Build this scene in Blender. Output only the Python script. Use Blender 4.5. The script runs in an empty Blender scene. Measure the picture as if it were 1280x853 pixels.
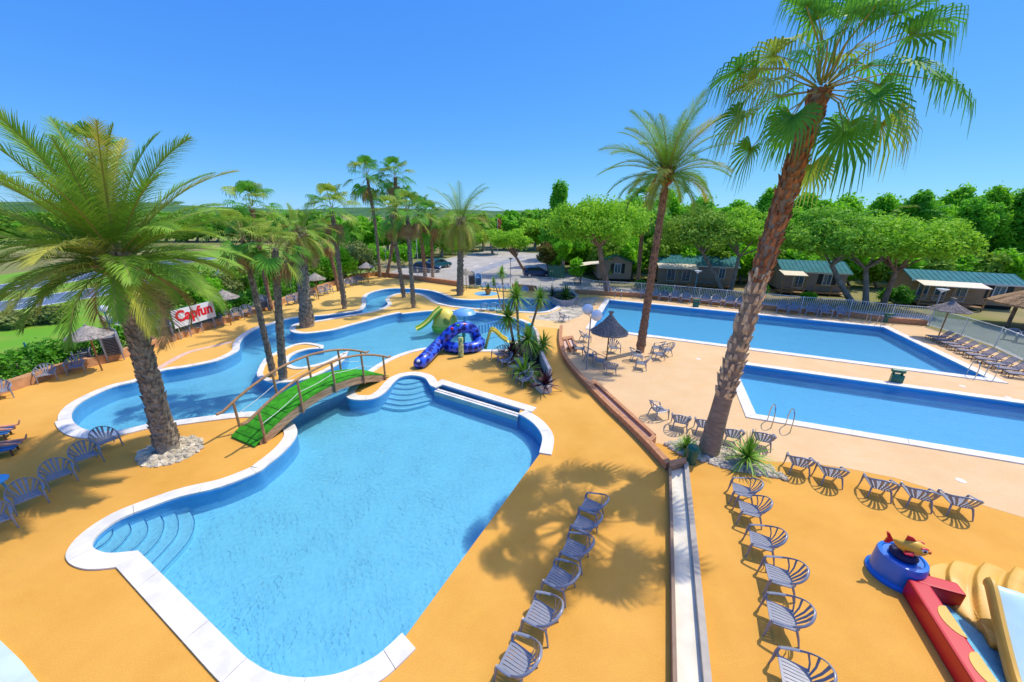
import bpy, bmesh, math, random
import numpy as np
from mathutils import Vector, Matrix, geometry
R = math.radians
rnd = random.Random(7)
scene = bpy.context.scene
COL = scene.collection

# ---------------------------------------------------------------- camera model
F, PITCH, ROLL, H = 460.0, R(19.15), R(0.7), 8.6
K = H / 5.8          # small dimensions below were first measured for a camera 5.8 m up
_r0 = np.array([1.0, 0, 0]); _u0 = np.array([0, math.sin(PITCH), math.cos(PITCH)])
CW = np.array([0, math.cos(PITCH), -math.sin(PITCH)])
CR = math.cos(ROLL) * _r0 + math.sin(ROLL) * _u0
CU = -math.sin(ROLL) * _r0 + math.cos(ROLL) * _u0

def ray(px, py):
    return (px - 640) / F * CR + (426.5 - py) / F * CU + CW

def G(px, py, z=0.0):
    """point of the horizontal plane z seen at photo pixel (px,py)"""
    d = ray(px, py); t = (z - H) / d[2]
    return (float(d[0] * t), float(d[1] * t))

def HT(px, py, Y):
    """point seen at (px,py) at depth Y: x and height"""
    d = ray(px, py); t = Y / d[1]
    return (float(d[0] * t), float(H + d[2] * t))

def G3(px, py, z=0.0):
    p = G(px, py, z); return Vector((p[0], p[1], z))

cam_d = bpy.data.cameras.new('camera'); cam = bpy.data.objects.new('camera', cam_d); COL.objects.link(cam)
cam_d.sensor_fit = 'HORIZONTAL'; cam_d.sensor_width = 36; cam_d.lens = F / 1280 * 36
cam_d.clip_start = 0.05; cam_d.clip_end = 9000
m = Matrix.Identity(4)
for i in range(3):
    m[i][0] = CR[i]; m[i][1] = CU[i]; m[i][2] = -CW[i]
m[2][3] = H
cam.matrix_world = m
scene.camera = cam

# ---------------------------------------------------------------- light
SUN_EL = R(58.5); SUN_AZ = math.atan2(0.475, 0.88)      # direction towards the sun, from +X
S = Vector((math.cos(SUN_EL) * math.cos(SUN_AZ), math.cos(SUN_EL) * math.sin(SUN_AZ), math.sin(SUN_EL)))
sd = bpy.data.lights.new('sun', 'SUN'); so = bpy.data.objects.new('sun', sd); COL.objects.link(so)
sd.energy = 3.55; sd.angle = R(0.5); sd.color = (1.0, 0.925, 0.78)
so.rotation_euler = (-S).to_track_quat('-Z', 'Y').to_euler(); so.location = S * 60
w = bpy.data.worlds.new('World'); scene.world = w; w.use_nodes = True
nt = w.node_tree; nt.nodes.clear()
sky = nt.nodes.new('ShaderNodeTexSky'); sky.sky_type = 'NISHITA'; sky.sun_disc = False
sky.sun_elevation = SUN_EL; sky.sun_rotation = math.pi / 2 - SUN_AZ
sky.altitude = 2000; sky.air_density = 1.0; sky.dust_density = 0.0; sky.ozone_density = 1.0
# the camera's vivid colour response, applied to the whole sky (light and view alike)
sp = nt.nodes.new('ShaderNodeSeparateColor'); cb = nt.nodes.new('ShaderNodeCombineColor'); nt.links.new(sky.outputs[0], sp.inputs[0])
for ch, (ga, gp) in enumerate(((7.5, .85), (11.4, .60), (11.6, .14))):
    m0 = nt.nodes.new('ShaderNodeMath'); m0.operation = 'MULTIPLY'; m0.inputs[1].default_value = .05; nt.links.new(sp.outputs[ch], m0.inputs[0])
    m1 = nt.nodes.new('ShaderNodeMath'); m1.operation = 'POWER'; m1.inputs[1].default_value = gp; nt.links.new(m0.outputs[0], m1.inputs[0])
    m2 = nt.nodes.new('ShaderNodeMath'); m2.operation = 'MULTIPLY'; m2.inputs[1].default_value = ga; nt.links.new(m1.outputs[0], m2.inputs[0])
    nt.links.new(m2.outputs[0], cb.inputs[ch])
bg = nt.nodes.new('ShaderNodeBackground'); bg.inputs['Strength'].default_value = 0.1
out = nt.nodes.new('ShaderNodeOutputWorld')
# warm glow added to the sky round the sun, out of view, to fill shadows
gc = nt.nodes.new('ShaderNodeTexCoord'); dt = nt.nodes.new('ShaderNodeVectorMath'); dt.operation = 'DOT_PRODUCT'; dt.inputs[1].default_value = tuple(S)
nt.links.new(gc.outputs['Generated'], dt.inputs[0])
mr = nt.nodes.new('ShaderNodeMapRange'); mr.interpolation_type = 'SMOOTHSTEP'; mr.inputs[1].default_value = .745; mr.inputs[2].default_value = .97; nt.links.new(dt.outputs['Value'], mr.inputs[0])
au = nt.nodes.new('ShaderNodeVectorMath'); au.operation = 'SCALE'; au.inputs[0].default_value = (14.0, 11.8, 8.5); nt.links.new(mr.outputs[0], au.inputs['Scale'])
ad = nt.nodes.new('ShaderNodeVectorMath'); ad.operation = 'ADD'; nt.links.new(cb.outputs[0], ad.inputs[0]); nt.links.new(au.outputs[0], ad.inputs[1])
nt.links.new(ad.outputs[0], bg.inputs[0]); nt.links.new(bg.outputs[0], out.inputs[0])
vs = scene.view_settings
vs.view_transform = 'Standard'; vs.look = 'None'; vs.gamma = 1; vs.use_curve_mapping = False; vs.exposure = 0.06
scene.render.engine = 'CYCLES'
cy = scene.cycles
cy.use_denoising = True; cy.max_bounces = 8; cy.transparent_max_bounces = 12; cy.diffuse_bounces = 3; cy.glossy_bounces = 3
cy.caustics_reflective = False; cy.caustics_refractive = False

# ---------------------------------------------------------------- materials
MATS = {}
def mat(name, col, rough=0.7, var=0.0, scale=4.0, col2=None, bump=0.0, bscale=60.0, spec=0.3, metal=0.0,
        trans=0.0, detail=4.0, coords='Object', ramp=(0.35, 0.65), stretch=None):
    if name in MATS: return MATS[name]
    m = bpy.data.materials.new(name); m.use_nodes = True; nt = m.node_tree; N = nt.nodes; L = nt.links
    b = N['Principled BSDF']; b.inputs['Roughness'].default_value = rough
    b.inputs['Specular IOR Level'].default_value = spec; b.inputs['Metallic'].default_value = metal
    c1 = (*col, 1); src = None
    tc = N.new('ShaderNodeTexCoord'); co = tc.outputs[coords] if coords != 'Geo' else N.new('ShaderNodeNewGeometry').outputs['Position']
    if stretch:
        mp = N.new('ShaderNodeMapping'); mp.inputs['Scale'].default_value = stretch; L.new(co, mp.inputs[0]); co = mp.outputs[0]
    if col2 is None and var > 0:
        col2 = tuple(max(0, c * (1 - var)) for c in col); c1 = tuple(min(1, c * (1 + var * .6)) for c in col) + (1,)
    if col2 is not None:
        n = N.new('ShaderNodeTexNoise'); n.inputs['Scale'].default_value = scale; n.inputs['Detail'].default_value = detail
        L.new(co, n.inputs['Vector'])
        r = N.new('ShaderNodeValToRGB'); r.color_ramp.elements[0].position = ramp[0]; r.color_ramp.elements[1].position = ramp[1]
        r.color_ramp.elements[0].color = (*col2, 1); r.color_ramp.elements[1].color = c1
        L.new(n.outputs[0], r.inputs[0]); src = r.outputs[0]; L.new(src, b.inputs['Base Color'])
    else:
        b.inputs['Base Color'].default_value = c1
    if bump > 0:
        n2 = N.new('ShaderNodeTexNoise'); n2.inputs['Scale'].default_value = bscale; n2.inputs['Detail'].default_value = 3
        L.new(co, n2.inputs['Vector'])
        bp = N.new('ShaderNodeBump'); bp.inputs['Strength'].default_value = bump; bp.inputs['Distance'].default_value = 0.02
        L.new(n2.outputs[0], bp.inputs['Height']); L.new(bp.outputs[0], b.inputs['Normal'])
    if trans > 0:
        t = N.new('ShaderNodeBsdfTranslucent'); mx = N.new('ShaderNodeMixShader'); mx.inputs[0].default_value = trans
        if src: L.new(src, t.inputs[0])
        else: t.inputs[0].default_value = c1
        o = N['Material Output']; L.new(b.outputs[0], mx.inputs[1]); L.new(t.outputs[0], mx.inputs[2]); L.new(mx.outputs[0], o.inputs[0])
    MATS[name] = m
    return m

def deck_mat(name, a, b, fade=None, stain=None):
    """sprayed resin pool deck: fine grain, broad stains, sun-faded far end"""
    m = bpy.data.materials.new(name); m.use_nodes = True; nt = m.node_tree; N = nt.nodes; L = nt.links
    P = N['Principled BSDF']; P.inputs['Roughness'].default_value = 0.85; P.inputs['Specular IOR Level'].default_value = 0.15
    geo = N.new('ShaderNodeNewGeometry'); pos = geo.outputs['Position']
    n1 = N.new('ShaderNodeTexNoise'); n1.inputs['Scale'].default_value = 0.55; n1.inputs['Detail'].default_value = 5; n1.inputs['Roughness'].default_value = 0.6
    n2 = N.new('ShaderNodeTexNoise'); n2.inputs['Scale'].default_value = 55; n2.inputs['Detail'].default_value = 2
    for n in (n1, n2): L.new(pos, n.inputs['Vector'])
    r1 = N.new('ShaderNodeValToRGB'); r1.color_ramp.elements[0].position = .3; r1.color_ramp.elements[1].position = .7
    r1.color_ramp.elements[0].color = (*a, 1); r1.color_ramp.elements[1].color = (*b, 1)
    L.new(n1.outputs[0], r1.inputs[0])
    colr = r1.outputs[0]
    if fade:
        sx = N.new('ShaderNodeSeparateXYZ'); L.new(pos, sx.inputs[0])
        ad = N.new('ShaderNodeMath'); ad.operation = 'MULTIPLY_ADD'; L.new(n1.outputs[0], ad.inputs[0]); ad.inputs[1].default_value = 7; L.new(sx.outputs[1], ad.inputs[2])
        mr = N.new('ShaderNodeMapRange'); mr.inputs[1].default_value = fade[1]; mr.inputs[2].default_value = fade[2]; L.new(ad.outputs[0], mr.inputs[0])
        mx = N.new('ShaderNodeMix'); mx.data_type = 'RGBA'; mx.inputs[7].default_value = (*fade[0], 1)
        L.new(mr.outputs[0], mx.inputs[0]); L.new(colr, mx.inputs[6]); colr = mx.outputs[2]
    if stain:
        n3 = N.new('ShaderNodeTexNoise'); n3.inputs['Scale'].default_value = 0.9; n3.inputs['Detail'].default_value = 8; n3.inputs['Roughness'].default_value = .72
        mp = N.new('ShaderNodeMapping'); mp.inputs['Scale'].default_value = (1.0, 2.2, 1); mp.inputs['Rotation'].default_value = (0, 0, .4); L.new(pos, mp.inputs[0]); L.new(mp.outputs[0], n3.inputs['Vector'])
        r3 = N.new('ShaderNodeValToRGB'); r3.color_ramp.elements[0].position = .5; r3.color_ramp.elements[1].position = .68
        r3.color_ramp.elements[0].color = (0, 0, 0, 1); r3.color_ramp.elements[1].color = (.5, .5, .5, 1); L.new(n3.outputs[0], r3.inputs[0])
        mx = N.new('ShaderNodeMix'); mx.data_type = 'RGBA'; mx.inputs[7].default_value = (*stain, 1)
        L.new(r3.outputs[0], mx.inputs[0]); L.new(colr, mx.inputs[6]); colr = mx.outputs[2]
    hv = N.new('ShaderNodeHueSaturation'); mr2 = N.new('ShaderNodeMapRange'); mr2.inputs[1].default_value = .25; mr2.inputs[2].default_value = .75
    mr2.inputs[3].default_value = .84; mr2.inputs[4].default_value = 1.14
    L.new(n2.outputs[0], mr2.inputs[0]); L.new(mr2.outputs[0], hv.inputs['Value']); L.new(colr, hv.inputs['Color']); L.new(hv.outputs[0], P.inputs['Base Color'])
    bp = N.new('ShaderNodeBump'); bp.inputs['Strength'].default_value = .35; bp.inputs['Distance'].default_value = .01
    L.new(n2.outputs[0], bp.inputs['Height']); L.new(bp.outputs[0], P.inputs['Normal'])
    MATS[name] = m; return m

def water_mat(name, tint, wave=1.0, rough=0.02):
    m = bpy.data.materials.new(name); m.use_nodes = True; nt = m.node_tree; N = nt.nodes; L = nt.links
    N.remove(N['Principled BSDF'])
    geo = N.new('ShaderNodeNewGeometry')
    n1 = N.new('ShaderNodeTexNoise'); n1.inputs['Scale'].default_value = 9.0; n1.inputs['Detail'].default_value = 3; n1.inputs['Distortion'].default_value = .8
    n2 = N.new('ShaderNodeTexNoise'); n2.inputs['Scale'].default_value = 1.1; n2.inputs['Detail'].default_value = 3
    L.new(geo.outputs['Position'], n1.inputs['Vector']); L.new(geo.outputs['Position'], n2.inputs['Vector'])
    mu = N.new('ShaderNodeMath'); mu.operation = 'MULTIPLY'; L.new(n1.outputs[0], mu.inputs[0]); L.new(n2.outputs[0], mu.inputs[1])
    bp = N.new('ShaderNodeBump'); bp.inputs['Strength'].default_value = 0.9 * wave; bp.inputs['Distance'].default_value = 0.085
    L.new(mu.outputs[0], bp.inputs['Height'])
    tr = N.new('ShaderNodeBsdfTransparent'); tr.inputs[0].default_value = (*tint, 1)
    rf = N.new('ShaderNodeBsdfRefraction'); rf.inputs['Color'].default_value = (*tint, 1); rf.inputs['IOR'].default_value = 1.2; rf.inputs['Roughness'].default_value = 0.0
    L.new(bp.outputs[0], rf.inputs['Normal'])
    m1 = N.new('ShaderNodeMixShader'); m1.inputs[0].default_value = 0.22; L.new(tr.outputs[0], m1.inputs[1]); L.new(rf.outputs[0], m1.inputs[2])
    gl = N.new('ShaderNodeBsdfGlossy'); gl.inputs['Roughness'].default_value = rough; L.new(bp.outputs[0], gl.inputs['Normal'])
    fr = N.new('ShaderNodeFresnel'); fr.inputs['IOR'].default_value = 1.33; L.new(bp.outputs[0], fr.inputs['Normal'])
    m2 = N.new('ShaderNodeMixShader'); L.new(fr.outputs[0], m2.inputs[0]); L.new(m1.outputs[0], m2.inputs[1]); L.new(gl.outputs[0], m2.inputs[2])
    L.new(m2.outputs[0], N['Material Output'].inputs[0])
    MATS[name] = m; return m

def glass_mat(name, tint, mixf=.75):
    m = bpy.data.materials.new(name); m.use_nodes = True; nt = m.node_tree; N = nt.nodes; L = nt.links
    b = N['Principled BSDF']; b.inputs['Base Color'].default_value = (*tint, 1); b.inputs['Roughness'].default_value = .05
    tr = N.new('ShaderNodeBsdfTransparent'); tr.inputs[0].default_value = (*[min(1, .6 + t * .5) for t in tint], 1)
    mx = N.new('ShaderNodeMixShader'); mx.inputs[0].default_value = mixf
    L.new(b.outputs[0], mx.inputs[1]); L.new(tr.outputs[0], mx.inputs[2]); L.new(mx.outputs[0], N['Material Output'].inputs[0])
    MATS[name] = m; return m

# ---------------------------------------------------------------- object helpers
def tag(o, label=None, cat=None, group=None, kind=None):
    if label: o['label'] = label
    if cat: o['category'] = cat
    if group: o['group'] = group
    if kind: o['kind'] = kind
    return o

def empty(name, loc=(0, 0, 0), rz=0, label=None, cat=None, group=None):
    o = bpy.data.objects.new(name, None); COL.objects.link(o); o.location = loc; o.rotation_euler = (0, 0, rz)
    o.empty_display_size = .2
    return tag(o, label, cat, group)

def np_obj(name, V, Fq, material, parent=None, smooth=False):
    me = bpy.data.meshes.new(name); V = np.asarray(V, dtype=np.float32).reshape(-1, 3); Fq = np.asarray(Fq, dtype=np.int32)
    k = Fq.shape[1]
    me.vertices.add(len(V)); me.vertices.foreach_set('co', V.ravel())
    me.loops.add(Fq.size); me.loops.foreach_set('vertex_index', Fq.ravel())
    me.polygons.add(len(Fq)); me.polygons.foreach_set('loop_start', np.arange(0, Fq.size, k, dtype=np.int32))
    me.update(calc_edges=True); me.validate()
    if smooth: me.polygons.foreach_set('use_smooth', [True] * len(Fq))
    me.materials.append(material)
    o = bpy.data.objects.new(name, me); COL.objects.link(o); o.parent = parent
    return o

class MB:
    def __init__(s): s.v = []; s.f = []
    def add(s, vs, fs):
        b = len(s.v); s.v += [tuple(x) for x in vs]; s.f += [tuple(i + b for i in f) for f in fs]; return s
    def box(s, c, d, rz=0, M=None):
        x, y, z = d[0] / 2, d[1] / 2, d[2] / 2; co, si = math.cos(rz), math.sin(rz); vs = []
        for sx, sy, sz in ((-1, -1, -1), (1, -1, -1), (1, 1, -1), (-1, 1, -1), (-1, -1, 1), (1, -1, 1), (1, 1, 1), (-1, 1, 1)):
            p = Vector((sx * x, sy * y, sz * z))
            if M: p = M @ p
            vs.append((c[0] + p.x * co - p.y * si, c[1] + p.x * si + p.y * co, c[2] + p.z))
        return s.add(vs, [(0, 3, 2, 1), (4, 5, 6, 7), (0, 1, 5, 4), (1, 2, 6, 5), (2, 3, 7, 6), (3, 0, 4, 7)])
    def sweep(s, path, w, h=None, n=8, ref=(0, 0, 1), cap=True, phase=None):
        """elliptic or boxed cross-section w x h (half sizes, number or per-point list) swept along path"""
        path = [Vector(p) for p in path]; m_ = len(path)
        W = w if isinstance(w, (list, tuple)) else [w] * m_
        Hh = W if h is None else (h if isinstance(h, (list, tuple)) else [h] * m_)
        ref = Vector(ref); vs = []; ph = (math.pi / n if n == 4 else 0) if phase is None else phase
        k = 1.41421 if n == 4 else 1
        for i, p in enumerate(path):
            t = (path[min(i + 1, m_ - 1)] - path[max(i - 1, 0)]).normalized()
            a = t.cross(ref)
            if a.length < 1e-3: a = t.cross(Vector((0, 1, 0.01)))
            a.normalize(); b = a.cross(t)
            for j in range(n):
                q = 2 * math.pi * j / n + ph
                vs.append(p + a * (math.cos(q) * W[i] * k) + b * (math.sin(q) * Hh[i] * k))
        fs = [(i * n + j, i * n + (j + 1) % n, (i + 1) * n + (j + 1) % n, (i + 1) * n + j) for i in range(m_ - 1) for j in range(n)]
        if cap: fs += [tuple(range(n))[::-1], tuple(range((m_ - 1) * n, m_ * n))]
        return s.add(vs, fs)
    def lathe(s, prof, n=24, c=(0, 0, 0), wob=None, cap=True):
        vs = []
        for i, (r, z) in enumerate(prof):
            for j in range(n):
                q = 2 * math.pi * j / n; rr = r * (wob(i, j) if wob else 1)
                vs.append((c[0] + rr * math.cos(q), c[1] + rr * math.sin(q), c[2] + z))
        m_ = len(prof)
        fs = [(i * n + j, i * n + (j + 1) % n, (i + 1) * n + (j + 1) % n, (i + 1) * n + j) for i in range(m_ - 1) for j in range(n)]
        if cap: fs += [tuple(range(n))[::-1], tuple(range((m_ - 1) * n, m_ * n))]
        return s.add(vs, fs)
    def ball(s, c, r, n=16, m_=10, M=None):
        r = (r, r, r) if not isinstance(r, (tuple, list)) else r; vs = []; fs = []
        for i in range(m_ + 1):
            t = math.pi * i / m_
            for j in range(n):
                q = 2 * math.pi * j / n
                p = Vector((r[0] * math.sin(t) * math.cos(q), r[1] * math.sin(t) * math.sin(q), r[2] * math.cos(t)))
                if M: p = M @ p
                vs.append(p + Vector(c))
        for i in range(m_):
            for j in range(n): fs.append((i * n + j, (i + 1) * n + j, (i + 1) * n + (j + 1) % n, i * n + (j + 1) % n))
        return s.add(vs, fs)
    def prism(s, poly, z0, z1):
        n = len(poly); vs = [(p[0], p[1], z0) for p in poly] + [(p[0], p[1], z1) for p in poly]
        tris = geometry.tessellate_polygon([[Vector((p[0], p[1], 0)) for p in poly]])
        fs = [(i, (i + 1) % n, n + (i + 1) % n, n + i) for i in range(n)]
        fs += [tuple(i + n for i in t) for t in tris] + [t[::-1] for t in tris]
        return s.add(vs, fs)
    def sheet(s, loops, z):
        """flat polygon with holes"""
        flat = [p for l in loops for p in l]
        tris = geometry.tessellate_polygon([[Vector((p[0], p[1], 0)) for p in l] for l in loops])
        fs = []
        for a, b, c in tris:
            A, B, C_ = flat[a], flat[b], flat[c]
            cr = (B[0] - A[0]) * (C_[1] - A[1]) - (B[1] - A[1]) * (C_[0] - A[0])
            fs.append((a, b, c) if cr > 0 else (a, c, b))
        return s.add([(p[0], p[1], z) for p in flat], fs)
    def build(s, name, material, parent=None, smooth=False, bevel=0, fix=True, mats=None):
        me = bpy.data.meshes.new(name); me.from_pydata(s.v, [], s.f)
        me.update()
        if fix or bevel:
            bm = bmesh.new(); bm.from_mesh(me)
            if bevel:
                ed = [e for e in bm.edges if len(e.link_faces) == 2 and e.calc_face_angle(0) > .6]
                bmesh.ops.bevel(bm, geom=ed, offset=bevel, segments=2, affect='EDGES', profile=.6, clamp_overlap=True)
            bmesh.ops.recalc_face_normals(bm, faces=bm.faces); bm.to_mesh(me); bm.free()
        if smooth:
            me.polygons.foreach_set('use_smooth', [True] * len(me.polygons))
            try: me.set_sharp_from_angle(angle=R(42))
            except Exception: pass
        me.materials.append(material)
        o = bpy.data.objects.new(name, me); COL.objects.link(o); o.parent = parent
        return o

def copy_tree(o, parent=None):
    c = o.copy(); COL.objects.link(c); c.parent = parent
    for ch in o.children: copy_tree(ch, c)
    return c

ORD = ['first', 'second', 'third', 'fourth', 'fifth', 'sixth', 'seventh', 'eighth', 'ninth', 'tenth', 'eleventh', 'twelfth', 'thirteenth', 'fourteenth', 'fifteenth', 'sixteenth']

def smooth_loop(pts, corners=(), sub=5, closed=True):
    """Catmull-Rom through ground points; indices in corners stay sharp. Returns points and the index of each control point"""
    n = len(pts); P = [Vector((p[0], p[1])) for p in pts]; outp = []; start = []
    for i in range(n if closed else n - 1):
        p1, p2 = P[i], P[(i + 1) % n]; p0 = P[(i - 1) % n] if (closed or i > 0) else p1 * 2 - p2; p3 = P[(i + 2) % n] if (closed or i + 2 < n) else p2 * 2 - p1
        c1, c2 = i in corners, (i + 1) % n in corners
        start.append(len(outp))
        if c1 and c2: outp.append(p1); continue
        if c1: p0 = p1 * 2 - p2
        if c2: p3 = p2 * 2 - p1
        for k in range(sub):
            t = k / sub
            outp.append(.5 * ((2 * p1) + (p2 - p0) * t + (2 * p0 - 5 * p1 + 4 * p2 - p3) * t * t + (3 * p1 - p0 - 3 * p2 + p3) * t ** 3))
    if not closed: start.append(len(outp)); outp.append(P[-1])
    return [(float(p.x), float(p.y)) for p in outp], start

def offset_loop(loop, d, closed=True):
    """offset to the right of travel by d, mitred"""
    n = len(loop); o = []
    for i in range(n):
        p = Vector(loop[i]); a = Vector(loop[(i - 1) % n]) if (closed or i) else None; b = Vector(loop[(i + 1) % n]) if (closed or i < n - 1) else None
        ta = (p - a).normalized() if a is not None else None; tb = (b - p).normalized() if b is not None else None
        if ta is None: ta = tb
        if tb is None: tb = ta
        na = Vector((ta.y, -ta.x)); nb = Vector((tb.y, -tb.x)); m_ = na + nb
        if m_.length < .2: m_ = na
        m_.normalize(); k = d / max(.45, m_.dot(na)); o.append((p.x + m_.x * k, p.y + m_.y * k))
    return o

def strip(inner, outer, z0, z1):
    """solid band between two polylines"""
    mb = MB(); n = len(inner)
    vs = []
    for a, b in zip(inner, outer): vs += [(a[0], a[1], z0), (b[0], b[1], z0), (b[0], b[1], z1), (a[0], a[1], z1)]
    fs = []
    for i in range(n - 1):
        for j in range(4): fs.append((i * 4 + j, i * 4 + (j + 1) % 4, (i + 1) * 4 + (j + 1) % 4, (i + 1) * 4 + j))
    fs += [(3, 2, 1, 0), tuple((n - 1) * 4 + j for j in range(4))]
    mb.add(vs, fs); return mb
# ================================================================ THE SETTING
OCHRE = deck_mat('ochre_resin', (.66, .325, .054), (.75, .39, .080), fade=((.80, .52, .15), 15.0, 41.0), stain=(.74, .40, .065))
PEACH = deck_mat('peach_resin', (.70, .46, .235), (.76, .53, .29), stain=(.74, .44, .18))
WHITE = mat('white_stone', (.78, .74, .66), .6, .13, 2.2, bump=.1, bscale=30)
POOLBLUE = mat('pool_liner_caustics', (.25, .75, .97), .5, col2=(.205, .68, .94), scale=8.5, detail=4, ramp=(.36, .64), coords='Geo')  # mottling painted into the liner colour to stand for caustic light under ripples
POOLWALL = mat('pool_wall_liner', (.13, .47, .88), .5, .05, 2.0)
TERRA = mat('terracotta_render', (.52, .25, .12), .8, .18, 6, bump=.3, bscale=40)
PAVE = mat('pale_asphalt', (.43, .40, .35), .9, .14, .5, bump=.2, bscale=60, coords='Geo')
LAWN = mat('lawn', (.13, .34, .015), .9, col2=(.24, .32, .04), scale=.25, bump=.8, bscale=14, coords='Geo')
DRY = mat('dry_grass', (.36, .33, .12), .9, col2=(.20, .27, .05), scale=.05, bump=.6, bscale=3, coords='Geo')
TARMAC = mat('blue_grey_tarmac', (.12, .18, .27), .85, .12, .6, coords='Geo')
PAINT = mat('white_paint', (.8, .8, .78), .6)

lag_px = [(313,516),(340,518),(360,525),(370,536),(369,548),(355,565),(333,583),(320,592),(275,610),(225,622),(187,635),(150,650),(125,667),(115,680),(116,687),(125,692),(140,694),(172,691),
 (260,779),(301.5,820.6),(317,832.6),(334,842.5),(352,848),(376,851),(400,849.5),(422,845.8),(446,837),(470,824),(489.7,807.5),(504,793.7),(507,795.5),(674.7,567.5),
 (678.5,551),(675.8,540.7),(667,530),(656.8,522.8),(648.4,518),(650.5,511.5),(551,480.8),(545,485.5),(538,482),(533.4,475),(527,471.7),(516.5,470),(506,471),(497.5,474),(491,479.5),(485,487),(478.5,493),(470,498),(459.5,500.6),(447,500.8),(437,499),(433.5,494.5),
 (438,485),(449,474),(460.5,464.5),(483,450.5),(509,440.5),(533.7,435.5),(565,435),(600,438),(634,437.5),(655,436),(667,430),(669,420),(662,409.5),(653,402),(628,396),(603,392),(568,389.4),(538,389.6),(503,393.2),(501,391.4),(480,396),(460.6,401.6),(440,407),(420,412.7),(402.5,415.6),(382,417.7),(368,416.5),(362,412),(370,405.5),(398,401.4),(423,397),(456.6,391.4),(474,387),(483,383),(485,380),(482,375.5),(486,371),(496,367.7),(511,366.4),(525.6,368),(536,372),(545,378),(560,382),(575,384),(595,386),(626,388),(654,390),(678,390.4),(692,386.5),(696.5,380.6),(684,376),(653.6,373.8),(615,374.8),(590.6,376),(567,374),(554,369),(540,364.6),(517.5,361.8),(487,361.6),(464,366.5),(457,373),(457.5,379.5),(454,386.5),(443,390),(408.6,395),(380,397),(358,400),(343.6,404.5),(321,411.5),(306,421),(299.5,430),(299,437),(291,443),(270,452),(232,460),(200,465),(172,477),(140,485),(107,500),(92,512),(89,523),(95,532.5),(110,539.5),(135,541),(160,537.5),(190,530.5),(220,527),(265,521)]
CORN = [lag_px.index(p) for p in [(172,691),(260,779),(504,793.7),(507,795.5),(674.7,567.5),(648.4,518),(650.5,511.5),(551,480.8),(545,485.5),(503,393.2),(501,391.4)]]
LAG, LST = smooth_loop([G(*p) for p in lag_px], CORN, 4)
def lag_range(p, q):
    i, j = LST[lag_px.index(p)], LST[lag_px.index(q)]
    idx = list(range(i, j + 1)) if j > i else list(range(i, len(LAG))) + list(range(0, j + 1))
    return idx

isl_px = [(322,468),(331,450),(347.7,440),(366,432),(384,429.3),(404,432.5),(404,436.5),(386,437.5),(370,442),(361,449),(362,456),(372,460),(386,458.5),(407,453),(424,444),(435,440),(430,450),(414,461),(390,472),(367,478),(342,478.8),(328,474.5)]
ISL, _ = smooth_loop([G(*p) for p in isl_px], [5, 6, 14, 15], 4)

FARP = [G(761.4, 375.6), G(1104.5, 409.7), G(1235, 473.6), G(741, 410.5)]
NEARP = [G(915.6, 454.4), G(1440, 528), G(1470, 606), G(944, 519)]

# perimeter of the whole deck
hed = [(-330, 628), (-90, 523), (0, 495), (44, 480), (75, 468.5), (110, 460), (156, 448), (200, 433), (260, 412), (320, 392), (360, 378), (400, 363), (440, 349.5), (470, 345), (500, 348.5), (521.6, 351), (572, 358), (640, 361.5), (669, 364.5), (718, 367.5), (760, 370), (800, 372.3), (840, 376), (941, 386.3), (1000, 392.5), (1060, 397), (1112, 404), (1158, 407.5), (1198, 420), (1239, 434), (1275, 451), (1330, 478)]
PER = [G(*p) for p in hed]
PER_FENCE = list(PER)
DECKP = [(-50, -12), (PER[0][0] - 6, PER[0][1] - 4)] + PER + [(46, 12), (49, -12)]

def ccw(l):
    a = sum(l[i][0] * l[(i + 1) % len(l)][1] - l[(i + 1) % len(l)][0] * l[i][1] for i in range(len(l)))
    return l if a > 0 else l[::-1]
def cw(l): return ccw(l)[::-1]

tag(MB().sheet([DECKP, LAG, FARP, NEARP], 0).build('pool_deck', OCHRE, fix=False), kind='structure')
mb = MB()
ISL_IN = offset_loop(ccw(ISL), -.05)
tag(MB().sheet([ccw(ISL)], 0.0).build('island_ground', OCHRE, fix=False), kind='structure')

# peach terrace overlay round the two rectangular pools
ter_px = [(701.5,405),(701,411),(700.5,424),(704.5,443),(714,458),(726,472),(738,484),(761,508),(787,532),(812,553),(832,556),(870,561),(925,571),(962,577),(1020,580),(1060,586),(1120,598),(1200,623),(1280,647.5),(1420,700)]
ter_up = [(1330,479),(1275,452),(1239,435),(1198,421),(1158,408.5),(1112,405),(1060,398),(1000,393.5),(941,387.3),(840,377),(800,373.3),(760,371),(741,373)]
TER = [G(*p) for p in ter_px + ter_up]
tag(MB().sheet([TER, FARP, NEARP], .004).build('terrace', PEACH, fix=False), kind='structure')
tag(MB().sheet([[G(*p) for p in [(655,393),(682,392.6),(697,387.5),(701,380.5),(738,374.5),(722,390),(702,404.8),(701,411),(671,408.5)]]], .004).build('faded_deck', deck_mat('faded_resin', (.78,.52,.22), (.80,.56,.26), stain=(.62,.38,.12)), fix=False), kind='structure')

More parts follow.
